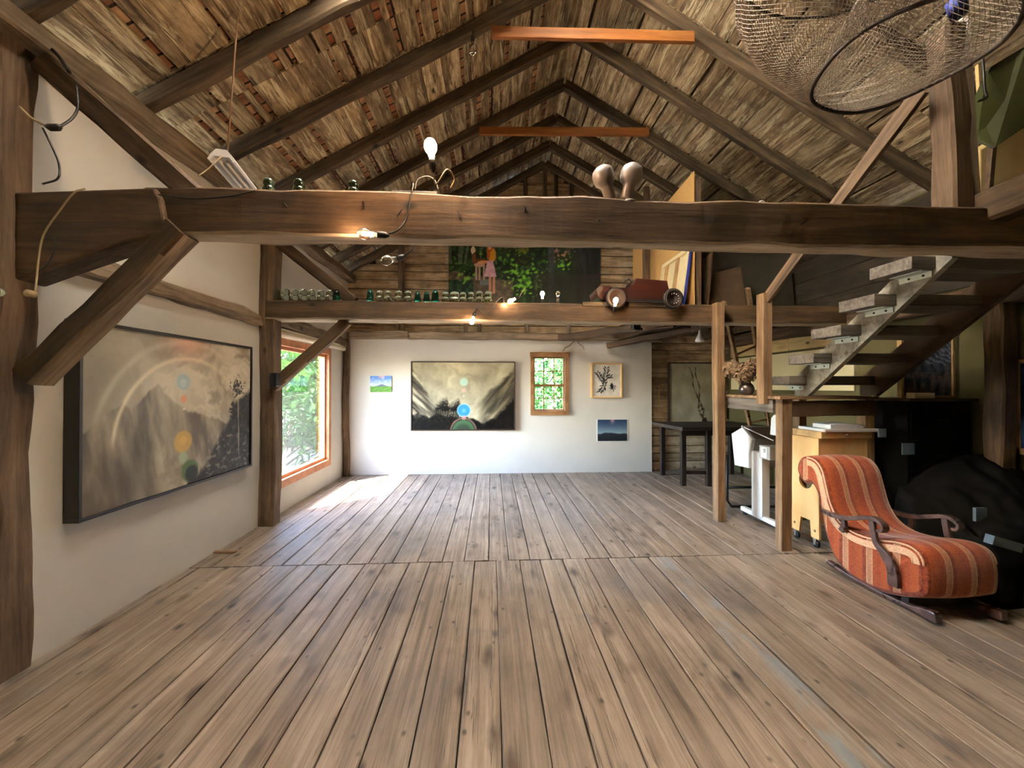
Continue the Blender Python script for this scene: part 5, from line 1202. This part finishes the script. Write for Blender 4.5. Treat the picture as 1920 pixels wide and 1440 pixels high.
# canvas on stretcher, back to the room
t = thing('canvas', (2.3, 4.9, LZ), 'stretched canvas with blue edge showing its wooden back, leaning in the loft', 'canvas')
sh = Vector((0.12, 0, 0)); y0, y1, z0, z1 = 4.5, 5.25, LZ + 0.005, 3.2; xb = 2.28
def L(x_, y_, z_): return Vector((x_ + 0.1 * (z_ - z0) / (z1 - z0), y_, z_))
m = MB(); m.prism([L(xb + 0.028, y0, z0), L(xb + 0.028, y1, z0), L(xb + 0.028, y1, z1), L(xb + 0.028, y0, z1)], (0.004, 0, 0)); m.build('cloth', M['cream'], t)
def stick(ya, za, yb2, zb2, mat, nm):
    m = MB(); m.prism([L(xb, ya, za), L(xb, yb2, za), L(xb, yb2, zb2), L(xb, ya, zb2)], (0.027, 0, 0)); m.build(nm, M[mat], t)
stick(y0, z0, y1, z0 + 0.05, 'cream', 'stretcher_bar'); stick(y0, z1 - 0.05, y1, z1, 'cream', 'stretcher_bar'); stick(y0, z0 + .05, y0 + 0.05, z1 - .05, 'cream', 'stretcher_bar'); stick(y1 - 0.05, z0 + .05, y1, z1 - .05, 'cream', 'stretcher_bar')
stick(4.78, z0 + .05, 4.83, z1 - .05, 'strut', 'cross_bar'); stick(5.08, z0 + .05, 5.13, z1 - .05, 'strut', 'cross_bar')
m = MB(); m.prism([L(xb + 0.006, y0 - 0.006, z0), L(xb + 0.035, y0 - 0.006, z0), L(xb + 0.035, y0 - 0.006, z1), L(xb + 0.006, y0 - 0.006, z1)], (0, 0.006, 0)); m.build('painted_edge', M['blue'], t)
loftboard('board', 'brownboard', 2.62, 4.55, 5.3, LZ, 3.15, 0.02, 'smaller brown board leaning right of the blue edged canvas', 'board', 0.06, 3.0)
m = MB(); a = atY(1395, 566, 4.75); m.prism([(2.75, 4.72, LZ), (3.25, 4.72, LZ), (3.2, 4.78, 3.05), (2.8, 4.78, 2.95)], (0, 0.015, 0)); tag(m.build('board', M['brownboard']), 'dark brown panel facing the room behind the newel post in the loft', 'board')
m = MB(); m.prism([(2.7, 5.1, LZ), (4.2, 5.1, LZ), (4.2, 5.2, 3.42), (2.7, 5.2, 3.9)], (0, 0.03, 0)); tag(m.build('large_canvas', M['darkcanvas']), 'very large dark canvas standing across the right side of the loft', 'canvas')
# ================================================================== TOY CAR
cz = 2.437 + 0.05
def tc(u, v, y=4.22): return atY(u, v, y)
a = tc(1128, 560); b = tc(1278, 560); xw0 = tc(1156, 557, 4.15).x; xw1 = tc(1263, 560, 4.15).x
t = thing('toy_car', ((xw0 + xw1) / 2, 4.3, 2.437), 'dark red wooden toy roadster with big wheels on the far tie beam', 'toy car')
pf = [(1119, 541), (1126, 535), (1142, 535), (1150, 539), (1180, 539), (1188, 529), (1193, 521), (1252, 526), (1253, 534), (1256, 545), (1250, 563), (1130, 563), (1120, 556)]
m = MB(); m.prism([tc(u, v, 4.24) for u, v in pf], (0, 0.3, 0)); m.build('body', M['toyred'], t, bevel=0.01)
m = MB(); m.span((xw0 - 0.05, 4.2, 2.44), (xw1 + 0.02, 4.54, 2.475)); m.build('chassis', M['tyre'], t)
m = MB(); m.prism([tc(u, v, 4.232) for u, v in ((1118, 542), (1127, 534), (1131, 540), (1122, 556))], (0, 0.31, 0)); m.build('radiator', M['rubberrim'], t)
m = MB(); p = tc(1186, 524); m.tube([p + Vector((-0.025, 0.05, 0.02)), p + Vector((0.01, 0.05, -0.02))], 0.006, 7); m.tube([p + Vector((-0.025, 0.05, 0.02)), p + Vector((-0.025, 0.18, 0.02))], 0.005, 7); m.build('windscreen_bar', M['tyre'], t)
for x_, y_, rim in ((xw0, 4.16, True), (xw1, 4.16, False), (xw0, 4.58, True), (xw1, 4.58, False)):
    r = 0.118; c = Vector((x_, y_, tc(1160, 559, 4.16).z))
    m = MB(); m.lathe([(0.0, -0.018), (r * 0.78, -0.018), (r * 0.8, -0.022), (r * 0.95, -0.02), (r, 0), (r * 0.95, 0.02), (r * 0.8, 0.022), (r * 0.78, 0.018), (0.0, 0.018)], c, (-0.08, 1, 0), 32); wh = m.build('wheel', M['tyre'], t)
    m = MB(); m.lathe([(r * 0.74, -0.021), (r * 0.82, -0.026), (r * 0.84, -0.021)], c, (-0.08, 1, 0), 32); m.build('rim', M['rubberrim'], wh)
    if not rim:
        m = MB()
        for k_ in range(12):
            an = 2 * PI * k_ / 12; m.lathe([(0, 0), (0.006, 0), (0.005, 0.004), (0, 0.005)], c + Vector((0.055 * math.cos(an), -0.019, 0.055 * math.sin(an))), (0, -1, 0), 8)
        m.build('stud', M['paper'], wh)
p = tc(1140, 572, 4.2); m = MB(); m.span((tc(1093, 575, 4.22).x, 4.225, 2.40), (tc(1265, 575, 4.22).x, 4.245, 2.445)); tag(m.build('batten', M['rafter']), 'flat batten nailed to the face of the far tie beam under the toy car', 'batten')

# ================================================================== UPPER RIGHT CLUTTER
t = thing('aisle_deck', (3.8, 2.6, 2.6), 'high plank shelf by the right eave behind the queen post', 'shelf')
m = MB(); m.span((3.2, 2.24, 2.63), (4.3, 2.95, 2.66)); m.build('deck_board', M['hewn'], t)
pb = atY(1824, 372, 2.24); pb.z = 2.58
m = MB(); m.tube([pb, atY(1802, 40, 2.27)], 0.036, 16); tag(m.build('white_pipe', M['pvc']), 'white plastic pipe standing beside the queen post', 'pipe')
m = MB(); q = [atY(u, v, y_) for u, v, y_ in ((1828, 190, 2.55), (1838, 262, 2.5), (1866, 276, 2.45), (1922, 238, 2.4), (1925, 85, 2.4), (1858, 125, 2.45))]
m.prism(q, (0, 0.02, 0.0)); tag(m.build('plastic_sheet', M['olive']), 'folded olive green plastic sheet hanging under the right roof slope', 'sheet')
m = MB(); q = [atY(u, v, 2.6) for u, v in ((1834, 120), (1846, 120), (1850, 182), (1838, 186))]; m.prism(q, (0, 0.02, 0)); tag(m.build('cream_board', M['tanboard']), 'narrow cream strip of board left of the olive plastic sheet', 'board')
m = MB(); q = [atY(u, v, 2.62) for u, v in ((1838, 280), (1920, 232), (1935, 330), (1935, 390), (1836, 390))]
for i_ in (3, 4): q[i_].z = 2.662
m.prism(q, (0, 0.25, 0)); tag(m.build('storage_tote', M['tanboard'], bevel=0.01), 'pale tan tote on the high shelf below the olive plastic sheet', 'box')
sb_ = atY(1848, 360, 2.5); sb_.z = 2.662
m = MB(); m.bar(atY(1862, 260, 2.5), sb_, 0.03, 0.03, (0, 1, 0)); tag(m.build('strap', M['hewn']), 'dark strip hanging in front of the pale tote by the eave', 'strip')
m = MB(); m.tube(smoothpath([atY(1843, 110, 2.44), atY(1846, 165, 2.44), atY(1850, 182, 2.44), atY(1834, 190, 2.44)]), 0.008, 7); tag(m.build('hook_cord', M['cable']), 'black hooked cord hanging beside the olive plastic sheet', 'cord')
# ================================================================== WIRE TRAP
NC = Vector((1.89, 1.66, 3.0))
t = thing('wire_trap', NC, 'large grey wire mesh fish trap hanging overhead at the upper right', 'wire basket')
def net(profile, n, matn, name, th, steps):
    prof = smoothpath([Vector((r, 0, z)) for r, z in profile], steps); m = MB(); ids = []
    for j, q in enumerate(prof):
        wob = 1 + 0.03 * noise.noise(Vector((j * 0.2, 1, 3)))
        ids.append([m.vert(NC + Vector((q.x * wob * math.cos(2 * PI * (i + 0.5 * (j % 2)) / n), q.x * wob * math.sin(2 * PI * (i + 0.5 * (j % 2)) / n), q.z))) for i in range(n)])
    for j in range(0, len(ids) - 2):
        for i in range(n):
            if j % 2 == 0: m.face((ids[j][i], ids[j + 1][i], ids[j + 2][i], ids[j + 1][i - 1]))
            else: m.face((ids[j][i], ids[j + 1][(i + 1) % n], ids[j + 2][i], ids[j + 1][i]))
    o = m.build(name, M[matn], t); wf = o.modifiers.new('wire', 'WIREFRAME'); wf.thickness = th; wf.use_even_offset = False; return o
net([(0.335, 0.0), (0.40, 0.08), (0.50, 0.2), (0.60, 0.36), (0.66, 0.58), (0.68, 0.85)], 150, 'wire', 'outer_mesh', 0.0042, 15)
net([(0.33, 0.0), (0.25, 0.18), (0.16, 0.36), (0.11, 0.5)], 64, 'wire', 'inner_funnel', 0.0035, 9)
for r_, z_, nm_ in ((0.336, 0.0, 'hoop'), (0.68, 0.85, 'hoop')):
    m = MB(); m.tube([NC + Vector((r_ * math.cos(2 * PI * k_ / 64), r_ * math.sin(2 * PI * k_ / 64), z_ + 0.01 * math.sin(k_ * 0.4))) for k_ in range(65)], 0.009, 8); m.build(nm_, M['hoop'], t)
m = MB()
for k_ in range(3):
    an = 2 * PI * k_ / 3 + 0.4; e = NC + Vector((0.68 * math.cos(an), 0.68 * math.sin(an), 0.85)); m.tube([e, Vector((e.x * 0.75 + NC.x * 0.25, e.y * 0.75 + NC.y * 0.25, rz(e.x * 0.75 + NC.x * 0.25) + 0.14))], 0.004, 6)
m.build('hanging_wire', M['hoop'], t)
p = atY(1800, 30, 1.75)
t = thing('plastic_bottle', p, 'clear plastic bottle with a blue label caught in the wire trap overhead', 'bottle')
m = MB(); m.lathe([(0, 0), (0.03, 0), (0.034, 0.01), (0.034, 0.12), (0.014, 0.16), (0.013, 0.19), (0, 0.19)], p, (-0.2, 0.1, 1), 16); m.build('bottle', M['bulbglass'], t)
m = MB(); m.lathe([(0.0345, 0.02), (0.0348, 0.02), (0.0348, 0.085), (0.0345, 0.085)], p, (-0.2, 0.1, 1), 16); m.build('label', M['blue'], t)
# ================================================================== OUTSIDE THE WINDOWS
m = MB(); m.span((-20, YF - 6, -0.65), (XL - 0.13, 24, -0.6)); m.span((XL - 0.13, YG + 0.12, -0.65), (14, 24, -0.6))
struct('ground', m, M['ground'], origin=(0, 0, 0))
def shrub(name, c, size, n, ls, mat, label, seed, cat='shrub', lo=0.0, stems=6, wide=0.4):
    rr = random.Random(seed); c = Vector(c); t = thing(name, c, label, cat)
    m = MB(); blobs = [(Vector((rr.uniform(-1, 1), rr.uniform(-1, 1), rr.uniform(lo, 1))), rr.uniform(0.25, 0.5)) for _ in range(16)]
    for i in range(n):
        b, r = rr.choice(blobs); d = Vector((rr.gauss(0, 1), rr.gauss(0, 1), rr.gauss(0, 1))).normalized() * r * rr.uniform(0.6, 1.05)
        q = b + d; p = c + Vector((q.x * size[0], q.y * size[1], max(0.02, q.z) * size[2]))
        dirn = Vector((rr.gauss(0, 1), rr.gauss(0, 1), rr.gauss(-0.3, 0.6))).normalized(); sd = dirn.cross(Vector((rr.gauss(0, .4), rr.gauss(0, .4), 1))).normalized()
        L = ls * rr.uniform(0.6, 1.3); w = L * wide * 0.5; dn = Vector((0, 0, -L * 0.15)); m.col = (rr.random(), 0, 0, 1)
        o = len(m.v)
        for pt in (p, p + dirn * L * 0.45 + sd * w, p + dirn * L + dn, p + dirn * L * 0.45 - sd * w): m.vert(pt)
        m.face((o, o + 1, o + 2, o + 3))
    m.build('foliage', M[mat], t)
    m = MB()
    for i in range(stems):
        b, r = rr.choice(blobs); e = c + Vector((b.x * size[0], b.y * size[1], max(0.3, b.z) * size[2])); s0 = c + Vector((rr.uniform(-.2, .2), rr.uniform(-.2, .2), 0))
        m.tube(smoothpath([s0, (s0 + e) / 2 + Vector((rr.uniform(-.2, .2), rr.uniform(-.2, .2), 0.2)), e], 4), [0.03 - 0.022 * k_ / 8 for k_ in range(9)], 6)
    m.build('stem', M['trunk'], t)
    return t
G = -0.6
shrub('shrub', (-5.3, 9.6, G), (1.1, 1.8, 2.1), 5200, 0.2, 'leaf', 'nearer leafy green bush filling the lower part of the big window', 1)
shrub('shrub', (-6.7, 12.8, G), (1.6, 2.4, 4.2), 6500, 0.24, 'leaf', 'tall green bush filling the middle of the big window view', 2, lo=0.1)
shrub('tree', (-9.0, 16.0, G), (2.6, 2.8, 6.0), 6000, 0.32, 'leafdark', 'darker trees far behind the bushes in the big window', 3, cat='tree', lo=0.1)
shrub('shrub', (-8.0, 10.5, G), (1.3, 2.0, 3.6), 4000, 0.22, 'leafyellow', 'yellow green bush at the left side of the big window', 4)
# fern-like fronds hanging at the top of the window
t = thing('sumac_branch', (-4.6, 8.2, 2.6), 'bright yellow green feathery frond at the top of the big window', 'branch')
rr = random.Random(9)
for base, d, L in ((Vector((-4.75, 8.1, 3.0)), Vector((0.15, 0.3, -0.55)), 0.9), (Vector((-4.5, 8.3, 2.55)), Vector((0.3, 0.5, -0.3)), 0.8), (Vector((-4.9, 9.0, 2.1)), Vector((0.35, 0.3, -0.3)), 0.8)):
    m = MB(); d = d.normalized(); sd = d.cross(Vector((0.4, -0.8, 0.3))).normalized(); m.tube([base, base + d * L], 0.006, 5)
    for k_ in range(16):
        f = (k_ + 1) / 16; q = base + d * L * f
        for sg_ in (-1, 1):
            ln = 0.28 * math.sin(PI * min(1, f * 0.8 + 0.15)); dd = (sd * sg_ + d * 0.35 + Vector((0, 0, -0.15))).normalized(); wv = d * 0.028; o = len(m.v); m.col = (rr.random(), 0, 0, 1)
            for pt in (q, q + dd * ln * 0.4 + wv, q + dd * ln, q + dd * ln * 0.4 - wv): m.vert(pt)
            m.face((o, o + 1, o + 2, o + 3))
    m.build('frond', M['leafyellow'], t)
m = MB(); m.tube(smoothpath([(-4.9, 8.0, G), (-4.95, 8.1, 1.2), (-4.75, 8.1, 3.0)], 5), 0.02, 6); m.build('stem', M['trunk'], t)
shrub('shrub', (1.2, 9.6, G), (1.3, 1.0, 2.7), 7000, 0.2, 'leafbright', 'green bush with sunlight put into its leaf colour, outside the small window', 5, lo=0.05)
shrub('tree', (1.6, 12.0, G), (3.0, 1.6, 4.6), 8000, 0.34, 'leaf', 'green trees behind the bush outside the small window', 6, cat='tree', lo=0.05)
# ================================================================== CAMERA, LIGHT
cd = bpy.data.cameras.new('camera'); co = bpy.data.objects.new('camera', cd); COL.objects.link(co)
cd.sensor_fit = 'HORIZONTAL'; cd.sensor_width = 36.0; cd.lens = 36.0 * FPX / 1920; cd.clip_start = 0.02
R = Matrix((RGT, UPV, -FWD)).transposed().to_4x4(); R.translation = CAM; co.matrix_world = R
SC.camera = co
sd = bpy.data.lights.new('sun', 'SUN'); sd.energy = 47; sd.angle = 0.009; sd.color = (1.0, 0.97, 0.92)
so = bpy.data.objects.new('sun', sd); COL.objects.link(so)
SUN = Vector((0.6, 0.5, -1.0)).normalized()
so.rotation_euler = SUN.to_track_quat('-Z', 'Y').to_euler()
wd = bpy.data.worlds.new('sky'); SC.world = wd; wd.use_nodes = True
wt = wd.node_tree; bg = wt.nodes['Background']
sk = wt.nodes.new('ShaderNodeTexSky'); sk.sky_type = 'NISHITA'; sk.sun_disc = False; sk.sun_elevation = 1.1; sk.sun_rotation = 4.2
wt.links.new(sk.outputs[0], bg.inputs[0]); bg.inputs[1].default_value = 5.5
def portal(loc, sx, sy, rot):
    l = bpy.data.lights.new('daylight_portal', 'AREA'); l.shape = 'RECTANGLE'; l.size = sx; l.size_y = sy; l.cycles.is_portal = True
    o = bpy.data.objects.new('daylight_portal', l); COL.objects.link(o); o.location = loc; o.rotation_euler = rot
portal((XL - 0.13, (WY0 + WY1) / 2, (WZ0 + WZ1) / 2), WZ1 - WZ0, WY1 - WY0, (0, -PI / 2, 0))
portal(((VX0 + VX1) / 2, YG + 0.1, (VZ0 + VZ1) / 2), VX1 - VX0, VZ1 - VZ0, (-PI / 2, 0, 0))
vs = SC.view_settings; vs.view_transform = 'Standard'; vs.look = 'None'; vs.exposure = 1.3; vs.gamma = 1.0; vs.use_curve_mapping = False
SC.cycles.max_bounces = 10; SC.cycles.diffuse_bounces = 6; SC.cycles.transparent_max_bounces = 12; SC.cycles.sample_clamp_indirect = 6.0
SC.cycles.caustics_reflective = False; SC.cycles.caustics_refractive = False
